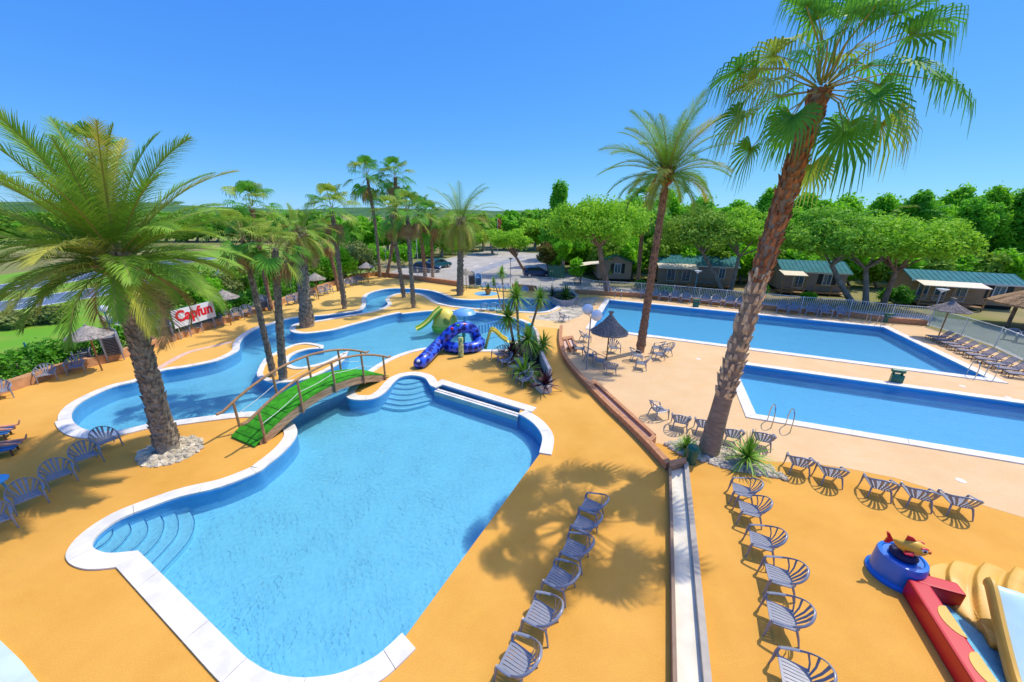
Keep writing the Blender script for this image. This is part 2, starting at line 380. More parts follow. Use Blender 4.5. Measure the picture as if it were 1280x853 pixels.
# flagstone paving by the far end of the river
def stone_mat():
    m = mat('flagstone', (.5, .44, .34), .85, .3, 1.2, bump=.3, bscale=25, coords='Geo'); nt = m.node_tree; N = nt.nodes; L = nt.links
    g = N.new('ShaderNodeNewGeometry'); v = N.new('ShaderNodeTexVoronoi'); v.feature = 'DISTANCE_TO_EDGE'; v.inputs['Scale'].default_value = 1.6; L.new(g.outputs['Position'], v.inputs['Vector'])
    v2 = N.new('ShaderNodeTexVoronoi'); v2.inputs['Scale'].default_value = 1.6; L.new(g.outputs['Position'], v2.inputs['Vector'])
    r = N.new('ShaderNodeValToRGB'); r.color_ramp.elements[0].position = .02; r.color_ramp.elements[1].position = .06; r.color_ramp.elements[0].color = (.62, .55, .42, 1)
    L.new(v.outputs['Distance'], r.inputs[0])
    hv = N.new('ShaderNodeHueSaturation'); L.new(N['Color Ramp'].outputs[0], hv.inputs['Color']); sp = N.new('ShaderNodeSeparateColor'); L.new(v2.outputs['Color'], sp.inputs[0])
    mr = N.new('ShaderNodeMapRange'); mr.inputs[3].default_value = .7; mr.inputs[4].default_value = 1.2; L.new(sp.outputs[0], mr.inputs[0]); L.new(mr.outputs[0], hv.inputs['Value'])
    mx = N.new('ShaderNodeMix'); mx.data_type = 'RGBA'; mx.blend_type = 'MIX'; sc = N.new('ShaderNodeSeparateColor'); L.new(r.outputs[0], sc.inputs[0])
    r.color_ramp.elements[0].color = (0, 0, 0, 1); L.new(sc.outputs[0], mx.inputs[0]); mx.inputs[6].default_value = (.62, .55, .42, 1); L.new(hv.outputs[0], mx.inputs[7])
    L.new(mx.outputs[2], N['Principled BSDF'].inputs['Base Color'])
    return m
tag(MB().sheet([[G(*p) for p in [(661,395.5),(684,393.2),(699,388),(704,381),(722,373),(748,371),(738,386),(724,396),(708,402),(684,401),(662,398.5)]]], .008).build('flagstone_paving', stone_mat(), fix=False), kind='structure')

# ground outside the deck
tag(MB().sheet([[(-4000, -900), (4000, -900), (4000, 6000), (-4000, 6000)], DECKP], -.02).build('ground', mat('scrub_ground', (.16, .20, .04), .95, col2=(.30, .24, .11), scale=.08, bump=.6, bscale=6, coords='Geo'), fix=False), kind='structure')
tag(MB().sheet([[G(*p) for p in [(-500,380),(-60,352),(100,330),(330,305),(470,318),(470,344),(440,348.5),(400,362),(360,377),(320,391),(260,411),(200,432),(156,447),(110,459),(75,467.5),(44,479),(0,494),(-90,522),(-330,627),(-700,700)]]], -.012).build('lawn', LAWN, fix=False), kind='structure')
tag(MB().sheet([[G(*p) for p in [(-700,352),(-60,322),(200,303),(420,287),(700,274),(200,272),(-300,266),(-900,262)]]], -.014).build('field', DRY, fix=False), kind='structure')

def road(name, cl, wd, z, material, dashed=False, edge=True):
    pts = [G(*p) for p in cl]; a = offset_loop(pts, wd / 2, False); b = offset_loop(pts, -wd / 2, False)
    tag(MB().sheet([b + a[::-1]], z).build(name, material, fix=False), kind='structure')
    if edge:
        for sgn in (1, -1):
            a1 = offset_loop(pts, sgn * (wd / 2 - .35), False); b1 = offset_loop(pts, sgn * (wd / 2 - .12), False)
            tag(MB().sheet([a1 + b1[::-1]], z + .004).build('road_marking', PAINT, fix=False), kind='structure')
    if dashed:
        mb = MB()
        for i in range(len(pts) - 1):
            A, B = Vector(pts[i]), Vector(pts[i + 1]); d = (B - A); Ln = d.length; d.normalize(); n = Vector((-d.y, d.x)); s = 0
            while s + 2.5 < Ln:
                p, q = A + d * s, A + d * (s + 2.5); mb.sheet([[p - n * .1, q - n * .1, q + n * .1, p + n * .1]], z + .004); s += 6
        tag(mb.build('road_marking', PAINT, fix=False), kind='structure')
road('road', [(-330, 418), (10, 382), (130, 363.5), (240, 346), (330, 333)], 6.2, -.006, TARMAC, True)
road('road', [(-330, 385), (16, 359), (78, 349), (160, 336), (260, 322)], 6.2, -.006, TARMAC, True)
tag(MB().sheet([[G(*p) for p in [(122,398),(146,388),(205,372),(245,360),(262,364),(215,384),(150,408)]]], -.004).build('path', PAVE, fix=False), kind='structure')

# car park and the lane along the bungalows
PARK = [G(*p) for p in [(478,343),(500,336),(545,327),(575,319),(610,313),(640,314.5),(668,317),(690,313),(712,311),(716,318),(692,324),(698,338),(722,347),(760,358),(800,362),(850,367),(930,375),(1000,382),(1080,388),(1160,394),(1215,402),(1310,425),(1360,470),(1330,476),(1275,449),(1239,432),(1198,418),(1158,405.5),(1112,402),(1060,395),(1000,390.5),(941,384.3),(840,374),(800,370.3),(760,368),(718,365.5),(669,362.5),(640,359.5),(572,356),(521.6,349),(500,346.5)]]
tag(MB().sheet([PARK], -.010).build('car_park', PAVE, fix=False), kind='structure')
mb = MB()
for a, b in [((592,334),(598,332)),((622,321),(626,319.6)),((628,338.5),(634,337)),((650,325),(657,323.6)),((612,330),(616,328.6)),((585,342),(592,340))]:
    A, B = Vector(G(*a)), Vector(G(*b)); d = (B - A).normalized(); n = Vector((-d.y, d.x)) * .1; mb.sheet([[A - n, B - n, B + n, A + n]], -.004)
tag(mb.build('parking_marking', PAINT, fix=False), kind='structure')
lane = [G(*p) for p in [(590,342),(620,331),(650,322)]]
tag(MB().sheet([offset_loop(lane, 1.1, False) + offset_loop(lane, -1.1, False)[::-1]], -.005).build('lane', mat('worn_tarmac', (.3, .32, .35), .9, .15, .8, coords='Geo'), fix=False), kind='structure')

# far hills
def hill(name, x0, x1, y, hgt, dep, seed, m):
    r = np.random.default_rng(seed); nx, ny = 60, 8; V = []; Fq = []
    ph = r.uniform(0, 6, 6)
    for j in range(ny):
        for i in range(nx):
            u = i / (nx - 1); v = j / (ny - 1); x = x0 + (x1 - x0) * u
            z = hgt * math.sin(math.pi * v) * math.sin(math.pi * u) ** .6 * (1 + .28 * math.sin(u * 7 + ph[0]) + .15 * math.sin(u * 17 + ph[1]) + .07 * math.sin(u * 41 + ph[2])) - .5
            V.append((x, y + dep * v, z))
    for j in range(ny - 1):
        for i in range(nx - 1): Fq.append((j * nx + i, j * nx + i + 1, (j + 1) * nx + i + 1, (j + 1) * nx + i))
    tag(np_obj(name, V, Fq, m, smooth=True), kind='structure')
HILL = mat('wooded_hill', (.035, .11, .035), .95, col2=(.08, .18, .04), scale=.03, coords='Geo')
hill('hills', -1500, 200, 640, 21, 420, 3, HILL)
hill('hills', -300, 1500, 900, 24, 400, 5, HILL)

# ---------------------------------------------------------------- pool shells, water, copings
DEP = -.74
def shell(loop, depth, nm='pool_wall', top=0.0, hole=False):
    l = ccw(loop); n = len(l); V = [(p[0], p[1], top) for p in l] + [(p[0], p[1], depth) for p in l]
    Fq = [((i + 1) % n, i, n + i, n + (i + 1) % n) for i in range(n)]
    if hole: Fq = [f[::-1] for f in Fq]
    tag(np_obj(nm, V, Fq, POOLWALL), kind='structure')
for lp in (LAG, FARP, NEARP):
    shell(lp, DEP, top=-.003)
    big = offset_loop(ccw(lp), .03)
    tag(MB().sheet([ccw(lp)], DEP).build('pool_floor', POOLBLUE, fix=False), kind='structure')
shell(ISL, DEP, top=-.003, hole=True)
WAT = water_mat('pool_water', (.90, .97, 1), 1.0)
WAT2 = water_mat('calm_water', (.70, .86, 1), .5)
tag(MB().sheet([LAG, ISL], -.10).build('water', WAT, fix=False), kind='structure')
tag(MB().sheet([FARP], -.10).build('water', WAT2, fix=False), kind='structure')
tag(MB().sheet([NEARP], -.10).build('water', WAT2, fix=False), kind='structure')

def coping(pts, wd, closed=False, z1=.035, piece=.95, name='pool_coping', side=1):
    wd *= K; z1 *= K; piece *= K
    """white slabs with hairline joints along a polyline, laid to its right"""
    n = len(pts)
    if closed: pts = pts + [pts[0]]
    outer = offset_loop(pts, wd * side, False)
    if closed:
        o2 = offset_loop(pts[:-1], wd * side, True); outer = o2 + [o2[0]]
    inner = offset_loop(pts, -.025 * side, False)
    if closed: i2 = offset_loop(pts[:-1], -.025 * side, True); inner = i2 + [i2[0]]
    mb = MB(); seg_i = [inner[0]]; seg_o = [outer[0]]; acc = 0
    def flush(si, so):
        if len(si) < 2: return
        si = [Vector(p) for p in si]; so = [Vector(p) for p in so]
        for L_ in (si, so):
            d = (L_[1] - L_[0]); 
            if d.length > .02: L_[0] = L_[0] + d.normalized() * .006
            d = (L_[-2] - L_[-1])
            if d.length > .02: L_[-1] = L_[-1] + d.normalized() * .006
        b = strip([tuple(p) for p in si], [tuple(p) for p in so], -.012, z1); mb.add(b.v, b.f)
    for k in range(1, len(pts)):
        a, b = Vector(pts[k - 1]), Vector(pts[k]); ln = (b - a).length; m_ = max(1, round(ln / piece)) if ln > piece * 1.3 else 1
        for q in range(1, m_ + 1):
            t = q / m_; pi_ = Vector(inner[k - 1]).lerp(Vector(inner[k]), t); po = Vector(outer[k - 1]).lerp(Vector(outer[k]), t)
            seg_i.append(tuple(pi_)); seg_o.append(tuple(po)); acc += ln / m_
            if acc > piece or k == len(pts) - 1 and q == m_:
                flush(seg_i, seg_o); seg_i = [seg_i[-1]]; seg_o = [seg_o[-1]]; acc = 0
    tag(mb.build(name, WHITE), kind='structure')
sub = lambda p, q: [LAG[i] for i in lag_range(p, q)]
coping(sub((89,523), (504,793.7)), .30)
coping(sub((674.7,567.5), (648.4,518)), .30)
coping(sub((545,485.5), (433.5,494.5)), .30)
_a, _b = Vector(G(650.5, 511.5)), Vector(G(551, 480.8)); _d = (_b - _a).normalized()
coping([tuple(_a - _d * .62), tuple(_a), tuple(_b), tuple(_b + _d * .30)], .30, z1=.038)
coping(sub((433.5,494.5), (634,437.5)), .23)
coping(sub((669,420), (503,393.2)), .22)
coping(sub((501,391.4), (89,523)), .25)
coping(ccw(ISL), .17, True, side=-1)
for P_, wd in ((FARP, .34), (NEARP, .30)):
    coping(cw(P_)[::-1], wd, True, piece=1.2)

# gutter niche on the front pool: teal trough and white bar
TEAL = mat('teal_tile', (.05, .27, .36), .4, .08, 4)
nic = [G(*p) for p in [(650.3,511.7),(551,481.2),(545.5,485.6),(646.5,518.2)]]
tag(MB().prism(nic, DEP, -.22).build('pool_gutter', TEAL), kind='structure')
a, b = Vector(G(542.5, 487.8)), Vector(G(646.8, 519.8)); d = (b - a).normalized(); n_ = Vector((d.y, -d.x))
mb = MB()
for k in (0, .19):
    p, q = a - n_ * k, b - n_ * k; mb.prism([p, q, q - n_ * .13, p - n_ * .13], -.3, -.05)
tag(mb.build('gutter_bar', WHITE, bevel=.008), kind='structure')
tag(MB().prism([a + n_ * .012, b + n_ * .012, b - n_ * .33, a - n_ * .33], DEP, -.303).build('gutter_wall', POOLWALL), kind='structure')

# bay steps, front left
STEP = mat('pool_step_liner', (.25, .70, .93), .5, .04, 2); EDGE = mat('step_edge_blue', (.03, .11, .42), .5)
arcs = [[(139,660),(141,664),(139,671),(130,680),(117,688)], [(160,654),(164,662),(160,670),(150,682),(136,693)], [(180,648),(185,660),(181,672),(172,682),(161,691)], [(200,644),(205,655),(201,670),(190,685),(178,696)], [(219,641),(223,652),(221,668),(208,685),(190,704)], [(238,640),(243,652),(238,672),(222,693),(200,716)]]
def bay_steps(arcs, back, ext0, ext1):
    for k, a in enumerate(arcs):
        z = -.17 - .085 * k
        pts, _ = smooth_loop([G(*p, z) for p in a], (), 5, False)
        A, A1, B, B1 = Vector(pts[0]), Vector(pts[1]), Vector(pts[-1]), Vector(pts[-2])
        p0 = A + (A - A1).normalized() * ext0; p1 = B + (B - B1).normalized() * ext1
        poly = [tuple(p0)] + pts + [tuple(p1)] + [(q[0] + k * .002, q[1] - k * .003) for q in back]
        tag(MB().prism(poly, DEP + .005, z).build('pool_step', STEP), kind='structure')
        line = [Vector((*p, z + .004)) for p in pts]
        tag(MB().sweep(line, .012, .010, 6).build('step_edge', EDGE), kind='structure')
bay_steps(arcs, [G(150, 700), G(104, 702), G(90, 685), G(100, 655), G(180, 628)], .06, .12)
arcs2 = [[(527,476),(516,479),(505,480),(496,478.5)], [(529,482),(515,485.5),(502,486),(490,484.5)], [(530,488.5),(515,492.5),(500,493),(487.5,490.8)], [(531,494.5),(515,498.5),(500,499.5),(486,497.2)], [(533,501),(515,505),(500,506),(484.5,503.5)], [(541,501.5),(530,506.5),(508,511.5),(494,511.5),(481,509)]]
for k, a in enumerate(arcs2):
    z = -.17 - .085 * k
    pts, _ = smooth_loop([G(p[0], p[1], z) for p in a], (), 4, False)
    l = Vector(G(484, 482)); r = Vector(G(548, 476)); tl = Vector(G(486, 462)); tr = Vector(G(545, 462))
    poly = pts + [tuple(Vector(pts[-1]) + Vector((-.1 - .01 * k, .05))), (l.x - .3, l.y), tuple(tl), tuple(tr), (r.x + .1, r.y), tuple(Vector(pts[0]) + Vector((.1 + .01 * k, .05)))]
    tag(MB().prism(poly, DEP + .005, z).build('pool_step', STEP), kind='structure')
    tag(MB().sweep([Vector((*p, z - .02)) for p in pts], .010, .016, 6).build('step_edge', POOLWALL), kind='structure')
# shallow tub inside the island
tag(MB().prism([G(*p) for p in [(362,446),(386,437),(404,434),(430,441),(410,455),(386,460),(364,458)]], DEP + .01, -.38).build('tub_floor', STEP), kind='structure')

# terracotta garden wall with a gutter, and the white drain channel towards the camera
def wall_strip(name, px, wd, z1, material, z=None, side=1, label=None, cat=None, group=None):
    wd *= K; z1 *= K; z = (z or 0) * K
    c = [G(*p, z) for p in px]; c, _ = smooth_loop(c, (), 4, False)
    o = strip(offset_loop(c, -wd / 2, False), offset_loop(c, wd / 2, False), -.05, z1).build(name, material, bevel=.006)
    if label: tag(o, label, cat, group)
    return o
wl = empty('garden_wall', (*G(738, 484), 0), 0, 'long low terracotta wall curving between the ochre deck and the peach terrace', 'wall')
def childify(o, root):
    bpy.context.view_layer.update(); o.parent = root; o.matrix_parent_inverse = root.matrix_world.inverted(); return o
o = wall_strip('wall_body', [(701.5,409),(700.5,424),(704.5,443),(713,457),(725,471),(737,483.5),(760,507),(786,531),(811,556),(836,583)], .17, .20, TERRA, .1); childify(o, wl)
o = wall_strip('gutter_rim', [(745,481),(770,504),(795,527),(817,547)], .12, .20, TERRA, .1); childify(o, wl)
PINK = mat('pink_render', (.72, .48, .36), .8, .1, 3)
o = MB().prism([G(*p) for p in [(739,484),(746,482),(817,548),(811,553)]], -.03, .15).build('gutter_bed', PINK); childify(o, wl)
for q in ([(735,481),(743,477),(747,480.5),(739,485)], [(809,553),(816,546.5),(820,550),(813,556.5)]):
    childify(MB().prism([G(*p, .15) for p in q], -.03, .305).build('end_cap', TERRA, bevel=.006), wl)
for q in ([(703,424),(716,422),(717,425),(703.5,427.5)],): childify(MB().prism([G(*p, .15) for p in q], -.03, .305).build('end_cap', TERRA, bevel=.006), wl)
for q in ([(703.5,428),(707,428),(710.5,436),(706,440)], [(710,427.5),(713.5,427),(718,434.5),(714,437)]): childify(MB().prism([G(*p) for p in q], -.03, .2).build('gutter_bed', PINK), wl)
childify(wall_strip('gutter_rim', [(715,423),(720,437)], .10, .22, TERRA, .1), wl); childify(wall_strip('gutter_rim', [(708.5,427),(713,438)], .08, .2, TERRA, .1), wl)

dc = empty('drain_channel', (*G(840, 590), 0), 0, 'white drain channel with raised grey rims running towards the camera', 'channel')
PALE = mat('pale_concrete', (.76, .70, .54), .75, .12, 1.5, bump=.15, bscale=30); GREY = mat('grey_steel_rim', (.42, .37, .30), .5, .1, 5)
BROWN = mat('brown_rim', (.30, .20, .13), .7, .1, 5)
childify(MB().prism([G(*p) for p in [(838,584),(857,581),(884,860),(906,1100),(850,1100),(843,860)]], -.03, .10).build('channel_bed', PALE), dc)
childify(wall_strip('channel_rim', [(837,583),(840,700),(843,860),(848,1100)], .055, .17, BROWN, .1), dc)
childify(wall_strip('channel_rim', [(857,580),(868,690),(883.5,853),(905,1100)], .10, .17, GREY, .1), dc)
childify(MB().prism([G(*p, .2) for p in [(835,580),(856,575),(858,581),(837,587)]], -.03, .33).build('end_cap', TERRA, bevel=.006), dc)

# low perimeter wall
def per(i0, i1, wd, z1, material, name, label, cat='wall'):
    c = PER[i0:i1 + 1]; wd *= K; z1 *= K
    o = strip(offset_loop(c, 0, False), offset_loop(c, -wd, False), -.05, z1).build(name, material, bevel=.008); tag(o, label, cat); return o
hp = lambda p: hed.index(p)
per(0, hp((440, 349.5)), .30, .34, mat('peach_wall', (.56, .30, .15), .85, .2, 3, bump=.3, bscale=30), 'garden_wall', 'low peach wall at the foot of the hedge behind the left sun chairs')
per(hp((440, 349.5)), hp((572, 358)), .3, .38, TERRA, 'garden_wall', 'low terracotta wall under the thin white fence at the car park')
per(hp((640, 361.5)), hp((669, 364.5)), .3, .4, TERRA, 'garden_wall', 'short terracotta wall piece behind the light blue chairs')
per(hp((718, 367.5)), hp((1158, 407.5)), .3, .30, TERRA, 'garden_wall', 'long terracotta wall under the white railing behind the far pool')
# drain strip, round tiles, round stone bed, corner kerb
st = [G(*p) for p in [(180,466),(198,460.5),(232,442),(262,434),(290,427.5)]]; st, _ = smooth_loop(st, (), 4, False)
tag(MB().sheet([offset_loop(st, .2, False) + offset_loop(st, -.2, False)[::-1]], .006).build('drain_strip', PINK, fix=False), kind='structure')
c = G(607.5, 367.3); tag(MB().lathe([(1.3, .003), (1.3, .006), (0.01, .007)], 28, (c[0], c[1], 0)).build('round_tile_floor', mat('blue_tile', (.22, .50, .70), .4, .2, 9)), kind='structure')
tag(MB().prism([G(*p) for p in [(-60,760),(0,801),(28,828),(60,868),(20,960),(-160,960)]], -.02, .05).build('paving_slab', mat('mint_concrete', (.55, .66, .58), .8, .08, 2)), kind='structure')

# stones round the two palms
STONE = mat('pale_rock', (.62, .54, .40), .85, .35, 3.5, bump=.4, bscale=30)
def stones(poly_px, n, r0, r1, seed, base):
    r = random.Random(seed); poly = [G(*p) for p in poly_px]; xs = [p[0] for p in poly]; ys = [p[1] for p in poly]; mb = MB(); k = 0
    def inside(x, y):
        c = False; j = len(poly) - 1
        for i in range(len(poly)):
            if (poly[i][1] > y) != (poly[j][1] > y) and x < (poly[j][0] - poly[i][0]) * (y - poly[i][1]) / (poly[j][1] - poly[i][1]) + poly[i][0]: c = not c
            j = i
        return c
    while k < n:
        x, y = r.uniform(min(xs), max(xs)), r.uniform(min(ys), max(ys))
        if not inside(x, y): continue
        k += 1; a = r.uniform(r0, r1); Mr = Matrix.Rotation(r.uniform(0, 6), 3, 'Z') @ Matrix.Rotation(r.uniform(-.5, .5), 3, 'X')
        b0 = len(mb.v); mb.ball((x, y, a * .2), (a, a * r.uniform(.6, 1), a * r.uniform(.4, .7)), 7, 5, Mr)
        for i in range(b0, len(mb.v)):
            v = mb.v[i]; mb.v[i] = tuple(q + r.uniform(-.12, .12) * a for q in v)
    tag(mb.build('stones', STONE), kind='stuff')
    tag(MB().sheet([ccw(poly)], .009).build('stone_bed', base, fix=False), kind='structure')
stones([(832,556),(855,551),(890,556),(930,571),(965,584),(981,600),(955,596),(905,586),(872,575),(845,566)], 420, .06, .17, 3, STONE)
stones([(171,572),(176,563),(195,555),(220,547),(245,546),(255,552),(252,562),(236,573),(210,582),(186,585),(173,581)], 300, .04, .12, 4, mat('round_bed', (.58, .50, .36), .9, .25, 4))
# ================================================================ CHAIRS
CHAIR = mat('grey_blue_plastic', (.25, .265, .31), .28, .06, 6, spec=.5)
CHAIRB = mat('light_blue_plastic', (.16, .36, .62), .4, .06, 6, spec=.5)
def rim_pts():
    h = [(.335, .25, .525), (.365, .10, .555), (.375, -.08, .60), (.345, -.24, .67), (.255, -.37, .755), (.13, -.44, .815), (0, -.465, .835)]
    return h + [(-x, y, z) for x, y, z in h[-2::-1]]
def chair_bits(n=8, sub=3):
    P = [Vector(p) for p in rim_pts()]
    S_ = []
    for i in range(len(P) - 1):
        p0 = P[max(0, i - 1)]; p1 = P[i]; p2 = P[i + 1]; p3 = P[min(len(P) - 1, i + 2)]
        for k in range(sub):
            t = k / sub; S_.append(.5 * (2 * p1 + (p2 - p0) * t + (2 * p0 - 5 * p1 + 4 * p2 - p3) * t * t + (3 * p1 - p0 - 3 * p2 + p3) * t ** 3))
    S_.append(P[-1]); m_ = len(S_); i0, i1 = int(2.2 * sub), m_ - 1 - int(2.2 * sub)
    bits = {}
    b = MB(); back = S_[i0:i1 + 1]
    b.sweep(back, .016, .030, n, ref=(0, .9, .45))
    for q in range(7):
        u = (q - 3) / 3; top = back[round((len(back) - 1) * (.5 + u * .43))]
        bot = Vector((-u * .20, -.215, .365)); mid = bot.lerp(top, .5) + Vector((0, -.025, -.01))
        b.sweep([bot, mid, top], [.023, .031, .041], [.008, .009, .010], 4 if n < 8 else 6, ref=(0, .9, .45))
    b.sweep([Vector((-.22, -.20, .36)), Vector((0, -.235, .355)), Vector((.22, -.20, .36))], .022, .018, n)
    bits['backrest'] = b
    arms = []
    for seg in (S_[:i0 + 1], S_[i1:][::-1]):
        a = MB(); a.sweep(seg, .034, .013, n); arms.append(a)
    bits['armrest'] = arms
    s = MB(); 
    for q in range(7):
        x = (q - 3) * .069
        s.sweep([Vector((x * .92, -.215, .358)), Vector((x, -.05, .362)), Vector((x * 1.05, .15, .378)), Vector((x * 1.07, .262, .375))], .0285, .009, 4)
    for y, wd, z in ((-.205, .225, .352), (.245, .265, .372), (.02, .25, .352)): s.box((0, y, z), (wd * 2, .05, .022))
    for sx in (-1, 1): s.sweep([Vector((sx * .235, -.22, .36)), Vector((sx * .255, 0, .365)), Vector((sx * .27, .26, .374))], .018, .017, n)
    bits['seat'] = s
    legs = []
    for sx in (-1, 1):
        l = MB(); l.sweep([Vector((sx * .336, .255, .525)), Vector((sx * .325, .285, .40)), Vector((sx * .325, .30, .2)), Vector((sx * .335, .325, 0))], [.024, .032, .024, .018], [.026, .036, .028, .018], n, ref=(0, 1, 0))
        l.sweep([Vector((sx * .325, .285, .39)), Vector((sx * .262, .25, .372))], .02, .02, 4); legs.append(l)
        l = MB(); l.sweep([Vector((sx * .235, -.215, .37)), Vector((sx * .265, -.27, .2)), Vector((sx * .29, -.315, 0))], [.030, .024, .017], [.028, .024, .017], n, ref=(0, 1, 0)); legs.append(l)
    bits['leg'] = legs
    return bits
def make_chair(material):
    r = empty('plastic_armchair'); bt = chair_bits()
    for k, b in bt.items():
        for q in (b if isinstance(b, list) else [b]): q.build(k, material, r, smooth=True)
    return r
def make_far_chair(material):
    mb = MB(); bt = chair_bits(4, 2)
    for k, b in bt.items():
        for q in (b if isinstance(b, list) else [b]): mb.add(q.v, q.f)
    return mb.build('plastic_armchair', material)
PROTO = {}
def place_chair(px, py, az, label, group, far=False, material=None, z=0, jit=4, sc=1.0, cat='armchair'):
    material = material or CHAIR; k = (far, material.name); x, y = G(px, py, z)
    if k not in PROTO:
        o = make_far_chair(material) if far else make_chair(material); PROTO[k] = o
    else:
        o = PROTO[k].copy() if far else copy_tree(PROTO[k])
        if far: COL.objects.link(o)
    o.location = (x, y, z); o.rotation_euler = (0, 0, R(az - 90 + rnd.uniform(-jit, jit))); o.scale = (sc,) * 3
    for kk in ('group',):
        if kk in o: del o[kk]
    return tag(o, label, cat, group)

# row along the big front pool
rowA = [(738,646), (729,669), (717,701), (698,738), (675,784), (646,842)]
names = ['farthest', 'second farthest', 'third farthest', 'fourth farthest', 'second nearest', 'nearest']
for (x, y), nm in zip(rowA, names):
    place_chair(x, y, 152, f'{nm} grey-blue plastic armchair in the row between front pool and drain channel', 'armchairs along the front pool')
rowB = [(925,625), (934,649), (948,690), (970,734), (973,785), (990,862)]
for (x, y), nm in zip(rowB, names):
    place_chair(x, y, 158, f'{nm} slatted plastic armchair in the column right of the white drain channel', 'armchairs right of the drain channel')
rowC = [(996,589), (1035,602), (1094,618), (1142,630), (1191,639)]
nm5 = ['leftmost', 'second from left', 'middle', 'second from right', 'rightmost']
for (x, y), nm in zip(rowC, nm5):
    place_chair(x, y, 66, f'{nm} of five plastic armchairs with backs to camera below the near pool', 'armchairs facing the near rectangular pool')
place_chair(822, 521, 10, 'lone plastic armchair standing sideways just right of the terracotta gutter wall', 'armchairs near the tall leaning palm')
for (x, y), l in zip([(849,535), (878,541), (913,553), (951,558)], ['armchair with its back to camera just left of the leaning palm foot', 'plastic armchair half hidden behind the leaning palm trunk', 'plastic armchair behind the stone bed just right of the leaning palm trunk', 'plastic armchair behind the spiky potted plant on the stone bed']):
    place_chair(x, y, 66, l, 'armchairs near the tall leaning palm')
# left row, in the palm's shade
rowL = [(136,560), (112,580), (78,604), (40,632), (-2,664)]
for (x, y), nm in zip(rowL, ['farthest', 'second farthest', 'middle', 'second nearest', 'nearest']):
    place_chair(x, y, -28, f'{nm} of five armchairs in the shaded row by the left feather palm', 'shaded armchairs by the big feather palm', sc=.93)
# by the planter
for (x, y), nm in zip([(623,449), (631,458), (644,466), (651,474), (655,482)], ['farthest', 'second farthest', 'middle', 'second nearest', 'nearest']):
    place_chair(x, y, 212, f'{nm} armchair of the group pushed against the yucca planter', 'armchairs by the yucca planter', jit=10)
# under the straw parasol on the terrace
for x, y, az, l in [(731,427,15,'armchair turned sideways behind the globe lamp'), (723,442,-15,'pale armchair left of the globe lamp pole'), (737,451,-25,'shaded armchair just right of the globe lamp pole'), (749,458,-20,'blue-seated shaded armchair left of the dark straw parasol pole'), (767,441,-85,'armchair facing the camera behind the dark straw parasol pole'), (763,467,80,'armchair with its back to camera in front of the dark straw parasol'),
    (795,451,-10,'armchair left of the slim palm trunk foot on the terrace'), (801,461,160,'nearest armchair of the cluster at the slim palm foot'), (821,441,150,'upright armchair right of the slim palm trunk'), (832,444,185,'rightmost armchair of the cluster at the slim palm foot'), (823,449,175,'middle armchair of the cluster right of the slim palm')]:
    place_chair(x, y, az, l, 'armchairs round the dark straw parasol')
place_chair(704.5, 402, 30, 'small dark armchair alone at the far end of the curved wall', None)
# behind the far rectangular pool
far = [(806,371.6),(818,373.2), (830,374.8), (843,376), (856.5,377.8), (880.5,380), (894,381.6), (911,383), (925.5,384.6), (940,386), (976,390.5), (991,392), (1012.5,393.8), (1030,395.3), (1050.5,397)]
for i, (x, y) in enumerate(far):
    place_chair(x, y + 1.2, -116, f'{ORD[i]} armchair from the left in the row between far pool and railing', 'armchairs behind the far rectangular pool', True, sc=1.25)
# along the hedge on the left
for x, y, az, l in [(4,498,-40,'armchair cut by the left edge of the photo at the hedge'), (61,476,-45,'white-looking armchair in front of the blue post at the hedge'), (97,466,-45,'armchair in shade just left of the left parasol pole')]:
    place_chair(x, y, az, l, 'armchairs along the hedge')
hedge_far = [(231,421,'first armchair in front of the red lettered sign'), (246,416,'second armchair in front of the red lettered sign'), (262,410,'shaded armchair at the right end of the red lettered sign'), (271,407,'shaded armchair between the sign and the second parasol'), (285,403,'armchair just left of the second straw parasol pole'), (298,400,'armchair just right of the second straw parasol pole'), (309,396,'armchair two places right of the second straw parasol pole'), (320,392,'armchair behind the leaning fan palm trunk'),
    (365,381,'first armchair left of the third straw parasol'), (374,379,'second armchair left of the third straw parasol'), (390,374,'armchair beside the third straw parasol pole'), (404,369.5,'armchair right of the third straw parasol pole'), (411,367,'farther armchair right of the third straw parasol pole'), (436,359,'first armchair before the farthest hedge parasol'), (443,357,'second armchair before the farthest hedge parasol'), (450,354.5,'armchair at the farthest hedge parasol pole')]
for x, y, l in hedge_far:
    place_chair(x, y, -52, l, 'armchairs along the hedge', True, jit=8, sc=1.12)
# stacks
def stack(px, py, n, az, where, tilt=0.0, material=None, grp=None, dy=.0):
    x, y = G(px, py)
    for i in range(n):
        nm = 'bottom' if i == 0 else 'top' if i == n - 1 else f'{ORD[i]} from the bottom'
        o = place_chair(px, py, az, f'{nm} chair in {where}', grp, True, material, jit=1)
        o.location.z = i * .095; a = R(az); o.location.x += math.cos(a) * i * dy; o.location.y += math.sin(a) * i * dy
stack(108, 456, 5, -45, 'the short chair stack behind the left parasol pole', grp='short stack by the left parasol')
stack(146, 450, 13, -45, 'the tall chair stack between left parasol and big palm', grp='tall stack by the left parasol', dy=.02)
stack(211, 427, 9, -48, 'the chair stack left of the red lettered sign', grp='stack left of the sign', dy=.02)
stack(331, 389, 7, -52, 'the chair stack behind the twin fan palm trunks', grp='stack behind the twin palms')
stack(598, 360, 10, -80, 'the light blue chair stack near the car park kerb', material=CHAIRB, grp='light blue stack')
stack(590, 359.5, 12, -80, 'the dark chair stack left of the light blue stack', grp='dark stack')
for i, (x, y) in enumerate([(606.5,362), (614,362.6), (621,363.3), (628,364), (635,364.6), (656,367)]):
    place_chair(x, y, -85, f'{ORD[i]} light blue armchair from the left in the row at the car park kerb', 'light blue armchairs at the kerb', True, CHAIRB)
